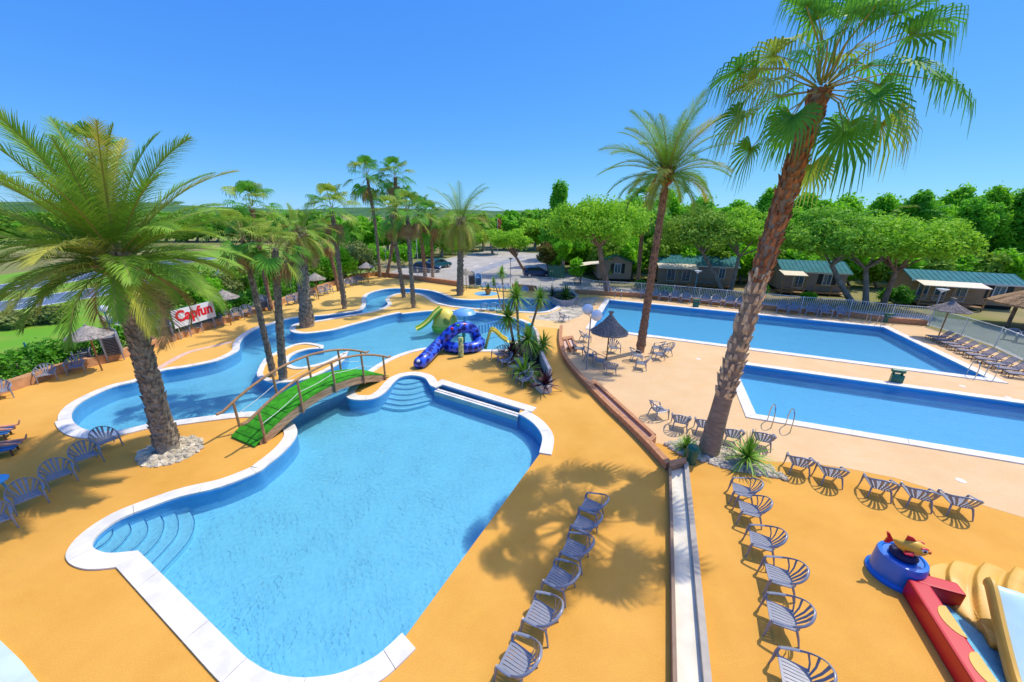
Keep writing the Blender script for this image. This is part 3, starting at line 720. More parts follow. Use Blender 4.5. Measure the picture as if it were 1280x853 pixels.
for i, (x, y) in enumerate([(605,388.5), (617,388), (626,389.5)]):
    place_chair(x, y, 100, f'{ORD[i]} blue armchair from the left between river channel and lagoon', 'blue armchairs by the river channel', True, CHAIRB)

# ================================================================ SUN LOUNGERS by the glass fence
LFRAME = mat('brown_frame', (.11, .065, .04), .5); LSLAT = mat('lilac_slats', (.27, .26, .30), .5)
def make_lounger():
    r = empty('sun_lounger')
    f = MB()
    for sx in (-1, 1): f.sweep([Vector((sx * .31, -.75, .33)), Vector((sx * .31, 1.0, .33))], .022, .03, 6)
    f.sweep([Vector((-.31, 1.0, .33)), Vector((.31, 1.0, .33))], .022, .03, 6); f.build('frame', LFRAME, r)
    s = MB()
    for k in range(13): s.box((0, -.0 + k * .078, .355), (.58, .058, .018))
    s.build('slat_bed', LSLAT, r)
    b = MB(); Mx = Matrix.Rotation(R(-48), 3, 'X')
    for k in range(9):
        p = Mx @ Vector((0, -.05 - k * .08, 0)); b.box((0, p.y - .02, p.z + .36), (.58, .06, .018), M=Mx)
    for sx in (-1, 1):
        p = Mx @ Vector((0, -.72, 0)); b.sweep([Vector((sx * .3, 0, .34)), Vector((sx * .3, p.y, p.z + .34))], .02, .02, 6)
    b.build('backrest', LSLAT, r)
    for sx in (-1, 1):
        for y in (-.55, .85):
            l = MB(); l.sweep([Vector((sx * .31, y - .12, .33)), Vector((sx * .32, y - .1, .03)), Vector((sx * .32, y + .1, .03)), Vector((sx * .31, y + .12, .33))], .02, .02, 6); l.build('leg', LFRAME, r)
    return r
pA, pB = Vector(G(1176, 426)), Vector(G(1280, 474)); fd = (pB - pA).normalized(); laz = math.atan2(fd.x, -fd.y) + math.pi   # towards the pool
lp = make_lounger(); nL = 10
for i in range(nL):
    o = lp if i == 0 else copy_tree(lp)
    p = pA.lerp(pB, i / (nL - 1) * 1.0); o.location = (p.x, p.y, 0); o.rotation_euler = (0, 0, laz - math.pi / 2 + rnd.uniform(-.05, .05))
    o.scale = (.82, .82, .85); tag(o, f'{ORD[i]} brown slatted sun lounger from the far end of the glass fence row', 'sun lounger', 'sun loungers along the glass fence')
for i, (x, y) in enumerate([(1262, 425), (1277, 429)]):
    place_chair(x, y, -150, ['dark armchair in shade beyond the glass fence', 'second dark armchair beyond the glass fence, nearer the photo edge'][i], None, True)

# ================================================================ FENCES
RAILW = mat('white_railing_paint', (.74, .76, .74), .45)
def railing(name, pts, hgt, z0, label, gap=.15, post=2.6, panel='bars', glass=None, cat='fence'):
    r = empty(name, (pts[0][0], pts[0][1], z0), 0, label, cat); org = Vector((pts[0][0], pts[0][1], z0))
    P = [Vector((p[0], p[1], z0)) for p in pts]; posts = []
    for i in range(len(P) - 1):
        d = P[i + 1] - P[i]; n = max(1, round(d.length / post))
        for k in range(n): posts.append(P[i] + d * (k / n))
    posts.append(P[-1])
    for i, p in enumerate(posts):
        q = p - org; MB().box((q.x, q.y, hgt / 2 + .02), (.05, .05, hgt + .04)).build('post', RAILW, r)
        if i == len(posts) - 1: break
        b = posts[i + 1] - org; d = (b - q); Ln = d.length; d.normalize(); mb = MB(); a0 = q + d * .026; b0 = b - d * .026
        for z in (.10, hgt - .02): mb.sweep([a0 + Vector((0, 0, z)), b0 + Vector((0, 0, z))], .022, .016, 4)
        if panel == 'bars':
            m_ = max(2, int(Ln / gap))
            for j in range(1, m_):
                c = q + d * (Ln * j / m_); mb.sweep([c + Vector((0, 0, .105)), c + Vector((0, 0, hgt - .025))], .011, .011, 4)
        elif panel == 'wire':
            m_ = int(Ln / .16)
            for j in range(1, m_):
                c = q + d * (Ln * j / m_); mb.sweep([c + Vector((0, 0, .10)), c + Vector((0, 0, hgt - .02))], .006, .006, 4)
            for z in (.35, .6, .85): mb.sweep([a0 + Vector((0, 0, z)), b0 + Vector((0, 0, z))], .006, .006, 4)
        mb.build('railing_panel', RAILW, r)
        if panel == 'glass':
            n_ = Vector((-d.y, d.x, 0)) * .005; v = []
            for z in (.13, hgt - .05): v += [a0 + n_ + Vector((0, 0, z)), b0 + n_ + Vector((0, 0, z)), b0 - n_ + Vector((0, 0, z)), a0 - n_ + Vector((0, 0, z))]
            MB().add(v, [(0, 1, 2, 3), (4, 5, 6, 7), (0, 1, 5, 4), (1, 2, 6, 5), (2, 3, 7, 6), (3, 0, 4, 7)]).build('glass_panel', glass, r)
    return r
inset = lambda i0, i1: offset_loop(PER[i0:i1 + 1], -.15, False)
railing('railing', inset(hp((760, 370)), hp((1158, 407.5))), 1.15, .445, 'long white bar railing on the terracotta wall behind the far pool')
railing('railing', [G(727, 362), G(741, 366.5), G(760, 367.8)], 1.45, 0, 'short grey-white railing panel before the grey bungalow gable')
railing('thin_fence', inset(hp((470, 345)), hp((572, 358))), 1.2, .56, 'thin white wire fence on the terracotta wall at the car park', panel='wire')
railing('thin_fence', [G(440, 349), G(470, 342)], 1.9, 0, 'pale fence piece at the far end of the hedge', panel='bars', gap=.14)
railing('thin_fence', [G(575, 357), G(640, 360.5), G(716, 365.5)], 1.55, 0, 'barely visible wire fence behind the light blue chairs', panel='wire')
GLASSF = glass_mat('green_glass', (.35, .52, .50), .72)
railing('glass_fence', inset(hp((1158, 407.5)), hp((1330, 478))), 1.45, 0.02, 'glass panel fence with white rails behind the sun loungers', panel='glass', glass=GLASSF, post=2.4)

# ================================================================ PARASOLS
STRAW = mat('grey_straw', (.36, .32, .28), .9, .35, 9, bump=.5, bscale=50, stretch=(1, 1, .25)); STRAWD = mat('dark_straw', (.24, .21, .19), .9, .45, 12, bump=.5, bscale=50)
POLE = mat('parasol_wood', (.36, .17, .065), .6, .2, 5)
def parasol(px, py, hgt, rad, label, strawm, drop=.55, kind='flat', seed=1):
    x, y = G(px, py); r = empty('straw_parasol', (x, y, 0), 0, label, 'parasol', 'straw parasols'); q = random.Random(seed)
    MB().sweep([Vector((0, 0, 0)), Vector((0, 0, hgt - .05))], .042, .042, 10).build('pole', POLE, r, smooth=True)
    ph = [q.uniform(.96, 1.05) for _ in range(96)]
    if kind == 'flat': prof = [(.05, hgt + .02), (.25, hgt - .07), (rad * .6, hgt - drop * .58), (rad, hgt - drop), (rad * .99, hgt - drop - .05), (rad * .55, hgt - drop * .66), (.06, hgt - .12)]
    else: prof = [(.09, hgt + .08), (.16, hgt - .02), (rad * .42, hgt - drop * .42), (rad * .78, hgt - drop * .8), (rad, hgt - drop), (rad * .97, hgt - drop - .06), (rad * .4, hgt - drop * .62), (.06, hgt - .15)]
    MB().lathe(prof, 48, wob=lambda i, j: 1 + (ph[j] - 1) * (1 if i > 1 else .3), cap=False).build('canopy', strawm, r, smooth=True)
    mb = MB()
    for j in range(260):
        a = q.uniform(0, 6.283); f0, f1 = q.uniform(.2, .75), 0; f1 = min(1.06, f0 + q.uniform(.25, .4))
        def pt(f, lift):
            if kind == 'flat': z = hgt - drop * f
            else: z = hgt - drop * (f ** .9)
            return Vector((math.cos(a) * rad * f, math.sin(a) * rad * f, z + lift))
        w_ = Vector((-math.sin(a), math.cos(a), 0)) * q.uniform(.015, .035)
        A, B = pt(f0, .03), pt(f1, .03 if f1 < 1 else -.02); mb.add([A - w_, A + w_, B + w_ * .4, B - w_ * .4], [(0, 1, 2, 3)])
    mb.build('straw_fringe', strawm, r, fix=False)
    if kind != 'flat': MB().lathe([(.11, hgt - .02), (.07, hgt + .1), (.17, hgt + .26), (.13, hgt + .27), (.03, hgt + .22)], 20, wob=lambda i, j: q.uniform(.9, 1.1)).build('top_knot', strawm, r, smooth=True)
    else: MB().lathe([(.07, hgt), (.06, hgt + .1), (.02, hgt + .12)], 14).build('top_knot', strawm, r, smooth=True)
    return r
parasol(128, 463.5, 2.6, .95, 'grey straw parasol nearest the camera on the left by the hedge', STRAW, seed=1)
parasol(289, 406.5, 2.75, .95, 'grey straw parasol just right of the red lettered sign', STRAW, seed=2)
parasol(398.5, 374.5, 2.65, .95, 'grey straw parasol behind the thick feather palm at the hedge', STRAW, seed=3)
parasol(460.5, 354.5, 2.6, .95, 'farthest grey straw parasol at the end of the hedge', STRAW, seed=4)
parasol(583, 362, 2.4, .85, 'small straw parasol beside the blue chair stacks, behind a palm trunk', STRAW, seed=5)
parasol(758, 450, 2.85, 1.12, 'dark straw parasol with flared top on the peach terrace', STRAWD, 1.0, 'bell', seed=6)
parasol(1172, 423, 2.85, 1.15, 'grey-blue fringed straw parasol by the glass fence', STRAWD, .62, 'bell', seed=7)

# ================================================================ LAMPS, SIGN, SMALL THINGS
BLUEP = mat('teal_post_paint', (.02, .19, .25), .45); GREYP = mat('grey_post', (.34, .34, .33), .5); GLOBE = mat('white_globe', (.82, .84, .86), .25, spec=.6)
def globe_lamp(px, py, hgt, label, globes, pm, rad=.25):
    x, y = G(px, py); r = empty('globe_lamp', (x, y, 0), 0, label, 'lamp')
    MB().sweep([Vector((0, 0, 0)), Vector((0, 0, hgt))], [.045, .035], None, 10).build('pole', pm, r, smooth=True)
    for gx, gy, gz in globes:
        m_ = MB(); m_.sweep([Vector((0, 0, hgt - .03)), Vector((gx, gy, hgt + gz - rad * .8))], .02, .02, 8)
        m_.build('arm', pm, r); MB().ball((gx, gy, hgt + gz), rad, 24, 16).build('globe', GLOBE, r, smooth=True)
globe_lamp(733, 462, 3.2, 'grey lamp post with two white globes beside the curved terrace wall', [(-.14, .3, .34), (.28, -.16, .12)], GREYP, .31)
globe_lamp(150, 444, 2.75, 'teal post with white globe lamps behind the left parasol', [(-.28, .3, .1), (.28, .3, .1)], BLUEP, .25)
globe_lamp(366, 374, 2.7, 'post with one white globe lamp between the hedge palms', [(0, 0, .2)], GREYP, .24)
x, y = G(47, 467); tag(MB().sweep([Vector((0, 0, 0)), Vector((0, 0, 1.8))], .04, .04, 8).build('hedge_post', BLUEP), 'plain teal post standing at the hedge on the far left', 'post').location = (x, y, 0)
def cone_lamp(px, py, hgt, label, pm, rad=.28, flat=False):
    x, y = G(px, py); r = empty('lamp_post', (x, y, 0), 0, label, 'lamp post')
    MB().sweep([Vector((0, 0, 0)), Vector((0, 0, hgt))], [.055, .04], None, 10).build('pole', pm, r, smooth=True)
    if flat: MB().lathe([(.06, hgt - .02), (.16, hgt + .1), (.3, hgt + .17), (.3, hgt + .21), (.02, hgt + .25)], 20).build('lamp_head', mat('lamp_grey', (.12, .13, .13), .5), r, smooth=True)
    else:
        MB().lathe([(.05, hgt - .05), (.12, hgt + .04), (rad, hgt + .22), (rad, hgt + .245), (.02, hgt + .27)], 20).build('lamp_head', GLOBE, r, smooth=True)
cone_lamp(638, 354, 3.0, 'grey lamp post with flat dark head in the car park', GREYP, flat=True)
cone_lamp(484, 343, 3.2, 'grey lamp post with flat head among the far palms', GREYP, flat=True)
cone_lamp(1162, 403, 2.7, 'pale lamp post with white cone head behind the railing', GREYP, .42)
cone_lamp(866, 376, 2.95, 'teal lamp post with white cone head behind the far pool chairs', BLUEP, .38)
# sign
a = G(224, 426); b = G(274, 409); A, B = Vector((*a, .55)), Vector((*b, .55)); dv = (B - A); ang = math.atan2(dv.y, dv.x); Ls = dv.length
sg = empty('sign_board', (A.x, A.y, .85), ang, 'white board with red lettering standing before the hedge', 'sign')
SB = mat('white_board', (.74, .78, .84), .5)
MB().box((Ls / 2, .03, .62), (Ls, .05, 1.24)).build('board', SB, sg, bevel=.01)
for x_ in (.25, Ls - .25): MB().box((x_, .085, .1), (.06, .05, 1.9)).build('support_post', GREYP, sg)
def text_obj(txt, size, loc, parent, material, name, ext=.004, offset=0.0, shear=0.0):
    c = bpy.data.curves.new(name, 'FONT'); c.body = txt; c.size = size; c.extrude = ext; c.offset = offset; c.shear = shear
    o = bpy.data.objects.new(name, c); COL.objects.link(o); bpy.context.view_layer.update()
    me = bpy.data.meshes.new_from_object(o.evaluated_get(bpy.context.evaluated_depsgraph_get())); bpy.data.objects.remove(o)
    me.materials.clear(); me.materials.append(material); t = bpy.data.objects.new(name, me); COL.objects.link(t); t.parent = parent
    t.location = loc; t.rotation_euler = (math.pi / 2, 0, 0); return t
RED = mat('sign_red', (.72, .012, .03), .5)
t = text_obj('Capfun', 1.0, (.2, -.002, .42), sg, RED, 'lettering', .006, .04); t.scale = (1.0, 1, 1)
bb = max(v.co.x for v in t.data.vertices); t.scale.x = (Ls - .4) / bb
# flags
def flag(px, py, hgt, wd, fh, col, label):
    x, y = G(px, py); r = empty('feather_flag', (x, y, 0), 0, label, 'flag')
    MB().sweep([Vector((0, 0, 0)), Vector((0, 0, hgt))], .04, .03, 8).build('pole', RAILW, r)
    V = []; Fq = []
    for i in range(13):
        t = i / 12; z = hgt - .05 - fh * t; off = .12 * math.sin(t * 7)
        for s_ in (0, 1):
            V += [(.03 + s_ * wd * (.55 + .45 * math.sin(t * 3.1 + .6)), off * s_, z), ]
    for i in range(12): Fq.append((i * 2, i * 2 + 1, i * 2 + 3, i * 2 + 2))
    np_obj('cloth', V, Fq, mat('flag_' + ('red' if col[1] < .03 and col[2] < .06 else 'pink'), col, .7), r)
flag(622, 318, 7.6, .8, 2.5, (.75, .02, .05), 'red feather flag rising among the trees beyond the car park')
flag(523, 338, 6.5, .6, 1.6, (.78, .02, .28), 'pink flag on a white pole behind the middle palms')
# floodlight boxes / green bins
DGREEN = mat('dark_green_plastic', (.008, .13, .075), .4, spec=.5)
c = G(863, 578); r = empty('green_bollard', (*c, 0), 0, 'dark green domed bollard at the corner of the garden wall', 'bollard')
MB().lathe([(.155, 0), (.155, .30), (.15, .36)], 20).build('body', DGREEN, r, smooth=True)
MB().lathe([(.17, .38), (.17, .46), (.14, .53), (.08, .57), (.01, .58)], 20).build('dome_lid', DGREEN, r, smooth=True)
MB().lathe([(.10, .355), (.10, .385)], 12).build('neck', DGREEN, r); r.scale = (1.25, 1.25, 1.3)
def flood(px, py, s, label):
    x, y = G(px, py); r = empty('spotlight_stand', (x, y, 0), R(-20), label, 'spotlight', 'green spotlight stands')
    mb = MB(); mb.prism([(-.22 * s, -.13 * s), (.22 * s, -.13 * s), (.15 * s, .13 * s), (-.15 * s, .13 * s)], 0, .38 * s); mb.build('base', DGREEN, r, bevel=.015)
    MB().box((0, 0, .55 * s), (.46 * s, .16 * s, .13 * s), M=Matrix.Rotation(.25, 3, 'X')).build('lamp_bar', DGREEN, r, bevel=.015)
    for sx in (-1, 1): MB().box((sx * .15 * s, 0, .435 * s), (.06 * s, .08 * s, .12 * s)).build('bracket', DGREEN, r)
flood(1118, 478, 1.25, 'dark green spotlight stand between the two rectangular pools')
flood(1108, 403, 1.3, 'dark green spotlight stand at the far corner of the far pool')
flood(869, 384, 1.3, 'dark green spotlight stand among the far pool chairs')
# ladders
STEEL = mat('polished_steel', (.42, .42, .42), .18, metal=1)
def ladder(p, q, label, hgt=.95, dirv=None, steps=True):
    a, b = Vector((*G(*p), 0)), Vector((*G(*q), 0)); d = (b - a).normalized(); n = Vector((-d.y, d.x, 0)) if dirv is None else Vector((*dirv, 0)).normalized()
    r = empty('pool_ladder', a, 0, label, 'pool ladder', 'steel pool ladders')
    for o_ in (Vector((0, 0, 0)), b - a):
        pts = [(-.28, 0), (-.30, hgt * .55), (-.2, hgt * .92), (.0, hgt), (.22, hgt * .86), (.34, hgt * .4), (.36, -.85)]
        path = [Vector((pts[0][0], pts[0][1]))]; pp, _ = smooth_loop(pts, (), 4, False)
        MB().sweep([o_ + n * (u + .05) + Vector((0, 0, z)) for u, z in pp], .021, .021, 8, ref=(d.x, d.y, .01)).build('handrail', STEEL, r, smooth=True)
    if steps:
        for z in (-.25, -.55): MB().sweep([n * .41 + Vector((0, 0, z)), n * .41 + (b - a) + Vector((0, 0, z))], .04, .012, 6).build('step', STEEL, r)
    return r
nv = Vector(G(912, 455)) - Vector(G(943, 523)); fv = -nv
ladder((962, 532), (985, 538), 'steel hoop ladder at the near edge of the near rectangular pool', .98, tuple(nv))
ladder((1214, 472), (1237, 474), 'pair of steel hoop rails at the right corner of the far pool', .98, tuple(nv), False)
ladder((1083, 405), (1097, 407.5), 'steel ladder at the far right of the far pool', .95, tuple(fv))
ladder((768, 373), (776, 374), 'steel ladder at the far left corner of the far pool', .95, tuple(fv))
mb = MB()
tl = Vector((*G(795, 412.5), 0))
# skimmer lids on the terrace
for i, (x, y) in enumerate([(1201, 601), (908, 452), (1203, 483), (1260, 497), (873, 449)]):
    c = G(x, y); tag(MB().lathe([(.13, .004), (.13, .012), (.11, .014), (.01, .014)], 18, (c[0], c[1], 0)).build('skimmer_lid', WHITE), ['round white drain lid on the ochre edge below the near pool', 'white drain lid at the left corner between the pools', 'white drain lid right of the green spotlight stand', 'white drain lid near the right photo edge between pools', 'white drain lid left of the near pool corner'][i], 'lid')
# blue side table at the left edge
c = G(-6, 622); r = empty('round_table', (*c, 0), 0, 'round light blue plastic table cut by the left photo edge', 'table')
TBL = mat('sky_blue_plastic', (.10, .42, .70), .3, spec=.5)
MB().lathe([(.40, .52), (.42, .535), (.42, .55), (.40, .56), (.38, .552), (.01, .55)], 32).build('tabletop', TBL, r, smooth=True)
for k in range(4):
    q = math.pi / 4 + k * math.pi / 2; MB().sweep([Vector((.22 * math.cos(q), .22 * math.sin(q), .53)), Vector((.32 * math.cos(q), .32 * math.sin(q), 0))], [.035, .022], None, 8).build('leg', TBL, r, smooth=True)
# red plant pot on the blue tiles
# ================================================================ PALMS
TRUNKG = mat('grey_palm_bark', (.30, .25, .19), .95, .45, 6, bump=.8, bscale=22); TRUNKB = mat('red_brown_boots', (.36, .16, .07), .9, .5, 5, bump=.7, bscale=25)
BOOTT = mat('tan_boots', (.68, .52, .33), .9, .5, 5, bump=.6, bscale=25); TRUNKS = mat('smooth_palm_bark', (.33, .24, .16), .92, .25, 3, bump=.7, bscale=18, stretch=(1, 1, 3))
TRUNKR = mat('brown_palm_bark', (.34, .20, .12), .95, .4, 5, bump=.8, bscale=22)
PHX = mat('feather_palm_green', (.30, .50, .05), .55, col2=(.14, .32, .03), scale=.9, trans=.26, spec=.22)
PHXY = mat('feather_palm_yellow', (.52, .50, .08), .55, col2=(.30, .38, .05), scale=.9, trans=.26, spec=.22)
WSH = mat('fan_palm_green', (.17, .47, .04), .5, col2=(.08, .30, .03), scale=1.1, trans=.38, spec=.25)
WSHY = mat('fan_palm_yellow', (.42, .52, .07), .55, col2=(.24, .40, .05), scale=1.1, trans=.38, spec=.25)
DEAD = mat('dead_frond', (.42, .27, .12), .8, .35, 2, trans=.15); RACH = mat('frond_stalk', (.30, .30, .07), .6); ORNG = mat('date_stalk_orange', (.50, .20, .03), .6, .2, 3)

class LF:
    """leaf builder: quads only"""
    def __init__(s): s.v = []; s.f = []
    def quad(s, a, b, c, d):
        n = len(s.v); s.v += [a, b, c, d]; s.f.append((n, n + 1, n + 2, n + 3))
    def blade(s, p, d, L, w, droop, side, seg=2):
        """tapering strip from p along d, sagging by droop"""
        q = p; prev = None
        for i in range(seg + 1):
            t = i / seg; ww = w * (1 - t) ** .8 if i else w * .75
            if i == seg: ww = w * .12
            c = p + d * (L * t) + Vector((0, 0, -droop * L * t * t))
            cur = (c - side * ww, c + side * ww)
            if prev: s.quad(prev[0], prev[1], cur[1], cur[0])
            prev = cur
    def build(s, name, m, parent): return np_obj(name, [tuple(x) for x in s.v], s.f, m, parent)

def phoenix_frond(L, el, az, q, droop=1.0, npair=46, lw=.021, ll=.235):
    """arching feather frond; returns leaf builder and stalk path"""
    lf = LF(); n = 18; path = [Vector((0, 0, 0))]; e = el; tw = q.uniform(-.15, .15)
    for i in range(n):
        t = i / n; e2 = el - droop * (t ** 1.5) * 1.5
        a = az + tw * t
        d = Vector((math.cos(e2) * math.cos(a), math.cos(e2) * math.sin(a), math.sin(e2))); path.append(path[-1] + d * (L / n))
    roll = q.uniform(-.5, .5)
    for k in range(npair):
        t = .10 + .895 * k / (npair - 1); f = t * n; i = min(n - 1, int(f)); p = path[i].lerp(path[i + 1], f - i); d = (path[i + 1] - path[i]).normalized()
        s_ = d.cross(Vector((0, 0, 1)))
        if s_.length < .05: s_ = Vector((-math.sin(az), math.cos(az), 0))
        s_.normalize(); u = s_.cross(d); s_, u = s_ * math.cos(roll) + u * math.sin(roll), u * math.cos(roll) - s_ * math.sin(roll)
        ln = L * ll * (.35 + .65 * math.sin(math.pi * min(1, t * .9 + .13)) ** .8) * q.uniform(.85, 1.1) * (.45 if t > .96 else 1)
        for sg in (-1, 1):
            v = q.uniform(.25, .75); dd = (d * (.62 + .5 * t) + s_ * sg * (.85 - .3 * t) + u * v * .55).normalized()
            lf.blade(p, dd, ln, lw * q.uniform(.8, 1.2), .22 + .15 * q.random(), d.cross(dd).cross(dd).normalized() if q.random() < .3 else (d - dd * d.dot(dd)).normalized(), 2)
    return lf, path

def boots(mb, path, rad, n_turn, rows, size, q, t0=0, t1=1, lift=.5, jitter=.55):
    """stubs of old leaf bases spiralling round a trunk path"""
    m_ = len(path) - 1
    for r_ in range(rows):
        t = t0 + (t1 - t0) * (r_ + .5) / rows
        f = t * m_; i = min(m_ - 1, int(f)); c = path[i].lerp(path[i + 1], f - i); d = (path[i + 1] - path[i]).normalized(); R_ = rad[i] + (rad[i + 1] - rad[i]) * (f - i)
        a1 = d.cross(Vector((0, 1, 0))).normalized(); a2 = d.cross(a1)
        for k in range(n_turn):
            a = 2 * math.pi * (k + .5 * (r_ % 2)) / n_turn + q.uniform(-jitter, jitter) * .5
            o = a1 * math.cos(a) + a2 * math.sin(a); s_ = d.cross(o); z = size * q.uniform(.6, 1.4)
            b = c + o * (R_ * .93) + d * q.uniform(-.2, .2) * size; w_ = 2 * math.pi * R_ / n_turn * .46
            tip = b + o * z * lift * q.uniform(.5, 1.2) + d * z * 1.0
            mb.add([b - s_ * w_, b + s_ * w_, b + s_ * w_ * .8 + d * z * .45 + o * z * lift * .55, b - s_ * w_ * .8 + d * z * .45 + o * z * lift * .55, tip + s_ * w_ * .45, tip - s_ * w_ * .45, b + d * z * .75 - s_ * w_ * .5, b + d * z * .75 + s_ * w_ * .5],
                   [(0, 1, 2, 3), (3, 2, 4, 5), (5, 4, 7, 6), (0, 3, 5, 6), (1, 7, 4, 2)])

def trunk_path(base, hub, lean=0.0, n=14, side=(1, 0)):
    """base and hub are 3D; lean bows the middle sideways"""
    B, T = Vector(base), Vector(hub); out = []
    for i in range(n + 1):
        t = i / n; p = B.lerp(T, t); k = math.sin(math.pi * t) * lean; out.append(p + Vector((side[0] * k, side[1] * k, 0)))
    return out

def base_hub(base_px, hub_px, dy=0.0):
    x, y = G(*base_px); X, z = HT(hub_px[0], hub_px[1], y + dy)
    return Vector((x, y, 0)), Vector((X, y + dy, z))

def phoenix(base_px, hub_px, L, nf, r0, r1, label, seed, per_frond=False, boots_rows=40, el0=82, el1=-38, yellow=.4, dead=3, npair=46, group='feather palms', droop=1.0, trunk=None, dy=0, lean=0, lw=.021):
    r0 *= .68; r1 *= .68; q = random.Random(seed); B, T = base_hub(base_px, hub_px, dy); root = empty('feather_palm', B, 0, label, 'palm tree', group)
    path = [p - B for p in trunk_path(B, T, lean)]; n = len(path) - 1
    rad = [r1 + (r0 - r1) * (1 - i / n) ** 1.6 + (r0 * .18 * max(0, 1 - i * 5 / n)) for i in range(n + 1)]
    mb = MB(); mb.sweep(path, rad, None, 20, ref=(0, 1, 0)); boots(mb, path, rad, 11, boots_rows, (path[-1].z / boots_rows) * 1.25, q, .02, .93, .36)
    tr = mb.build('trunk', trunk or TRUNKG, root, smooth=False, fix=False)
    c = MB(); top = path[-1]; cz = path[-1] - path[-2]; cz.normalize()
    c.lathe([(rad[-1] * 1.0, -.5), (rad[-1] * 1.35, -.1), (rad[-1] * 1.15, .3), (rad[-1] * .5, .7), (.03, .95)], 14, tuple(top)); pth = [top + Vector((0, 0, -.45 + .3 * i)) for i in range(4)]
    boots(c, pth, [rad[-1] * 1.25] * 4, 10, 7, .3, q, 0, 1, .9); c.build('crown_shaft', BOOTT if trunk is None else TRUNKB, root, fix=False)
    G_, Yl, St = LF(), LF(), MB()
    for i in range(nf):
        u = (i + .5) / nf; el = R(el0 + (el1 - el0) * u ** .85 + q.uniform(-7, 7)); az = i * 2.39996 + q.uniform(-.2, .2)
        LL = L * (.72 + .28 * math.sin(math.pi * min(1, u + .25))) * q.uniform(.9, 1.08)
        lf, pa = phoenix_frond(LL, el, az, q, droop * (.55 + .6 * u), npair, lw)
        o = top + Vector((math.cos(az), math.sin(az), 0)) * rad[-1] * .7 + Vector((0, 0, .35 - .4 * u))
        st = MB(); m_ = len(pa); st.sweep([p + o for p in pa], [.035 * (1 - j / m_) + .006 for j in range(m_)], [.02 * (1 - j / m_) + .004 for j in range(m_)], 5)
        yl = q.random() < yellow * (1.6 * u)
        mm = PHXY if yl else PHX
        if per_frond:
            lf.v = [v + o for v in lf.v]; fr = lf.build('frond', mm, root); st.build('frond_stalk', RACH, fr, fix=False)
        else:
            tgt = Yl if yl else G_; b = len(tgt.v); tgt.v += [v + o for v in lf.v]; tgt.f += [tuple(k + b for k in f) for f in lf.f]; St.add(st.v, st.f)
    if not per_frond:
        cr = G_.build('crown', PHX, root)
        if Yl.v: Yl.build('yellow_fronds', PHXY, cr)
        St.build('frond_stalks', RACH, cr, fix=False)
    if dead:
        D = LF()
        for i in range(dead):
            az = q.uniform(0, 6.28); lf, pa = phoenix_frond(L * q.uniform(.6, .8), R(q.uniform(-55, -25)), az, q, .9, int(npair * .7), lw * .9, .25)
            o = top + Vector((math.cos(az) * rad[-1], math.sin(az) * rad[-1], -.1)); b = len(D.v); D.v += [v + o for v in lf.v]; D.f += [tuple(k + b for k in f) for f in lf.f]
        D.build('dead_fronds', DEAD, root)
    fl = MB()
    for i in range(4):
        az = q.uniform(0, 6.28); d = Vector((math.cos(az), math.sin(az), 0)); p = [top + d * .2, top + d * .5 + Vector((0, 0, .25)), top + d * .75 + Vector((0, 0, -.25))]
        fl.sweep(p, [.03, .02, .05], None, 5)
    fl.build('date_stalks', ORNG, root, fix=False)
    return root

def fan_leaf(q, Lp, Rb, el, az, nseg=26, thread=1.0, bend=1.0):
    """petiole plus fan blade with drooping split tips"""
    lf = LF(); e2 = el - .45 * bend
    pd = Vector((math.cos(el) * math.cos(az), math.cos(el) * math.sin(az), math.sin(el))); pd2 = Vector((math.cos(e2) * math.cos(az), math.cos(e2) * math.sin(az), math.sin(e2)))
    pa = [Vector((0, 0, 0)), pd * Lp * .5, pd * Lp * .5 + pd2 * Lp * .5]; o = pa[-1]
    e3 = e2 - .35 * bend; fd = Vector((math.cos(e3) * math.cos(az), math.cos(e3) * math.sin(az), math.sin(e3))); s_ = Vector((-math.sin(az), math.cos(az), 0)); s_ = (s_ + Vector((0, 0, q.uniform(-.35, .35)))).normalized(); up = s_.cross(fd)
    if up.z < 0: up = -up
    sp = R(q.uniform(118, 138))
    prev = None
    for k in range(nseg):
        a = -sp + 2 * sp * (k + .5) / nseg; fold = .22 * abs(math.sin(a)) + .08 * (k % 2)
        d = (fd * math.cos(a) + s_ * math.sin(a) + up * fold).normalized(); w_ = s_ * math.cos(a) - fd * math.sin(a)
        RR = Rb * (.78 + .22 * math.cos(a * .6)) * q.uniform(.92, 1.06); hw = RR * .52 * sp / nseg * 1.08
        m1 = o + d * RR * .52 + Vector((0, 0, -.03 * RR)); a0, a1 = m1 - w_ * hw, m1 + w_ * hw
        lf.quad(o - w_ * .01, o + w_ * .01, a1, a0)
        m2 = o + d * RR * .80 + Vector((0, 0, -.16 * RR)); b0, b1 = m2 - w_ * hw * .72, m2 + w_ * hw * .72; lf.quad(a0, a1, b1, b0)
        dr = q.uniform(.25, .6) * thread; tip = m2 + d * RR * .12 + Vector((0, 0, -dr * RR)); lf.quad(b0, b1, tip + w_ * hw * .14, tip - w_ * hw * .14)
    return lf, pa

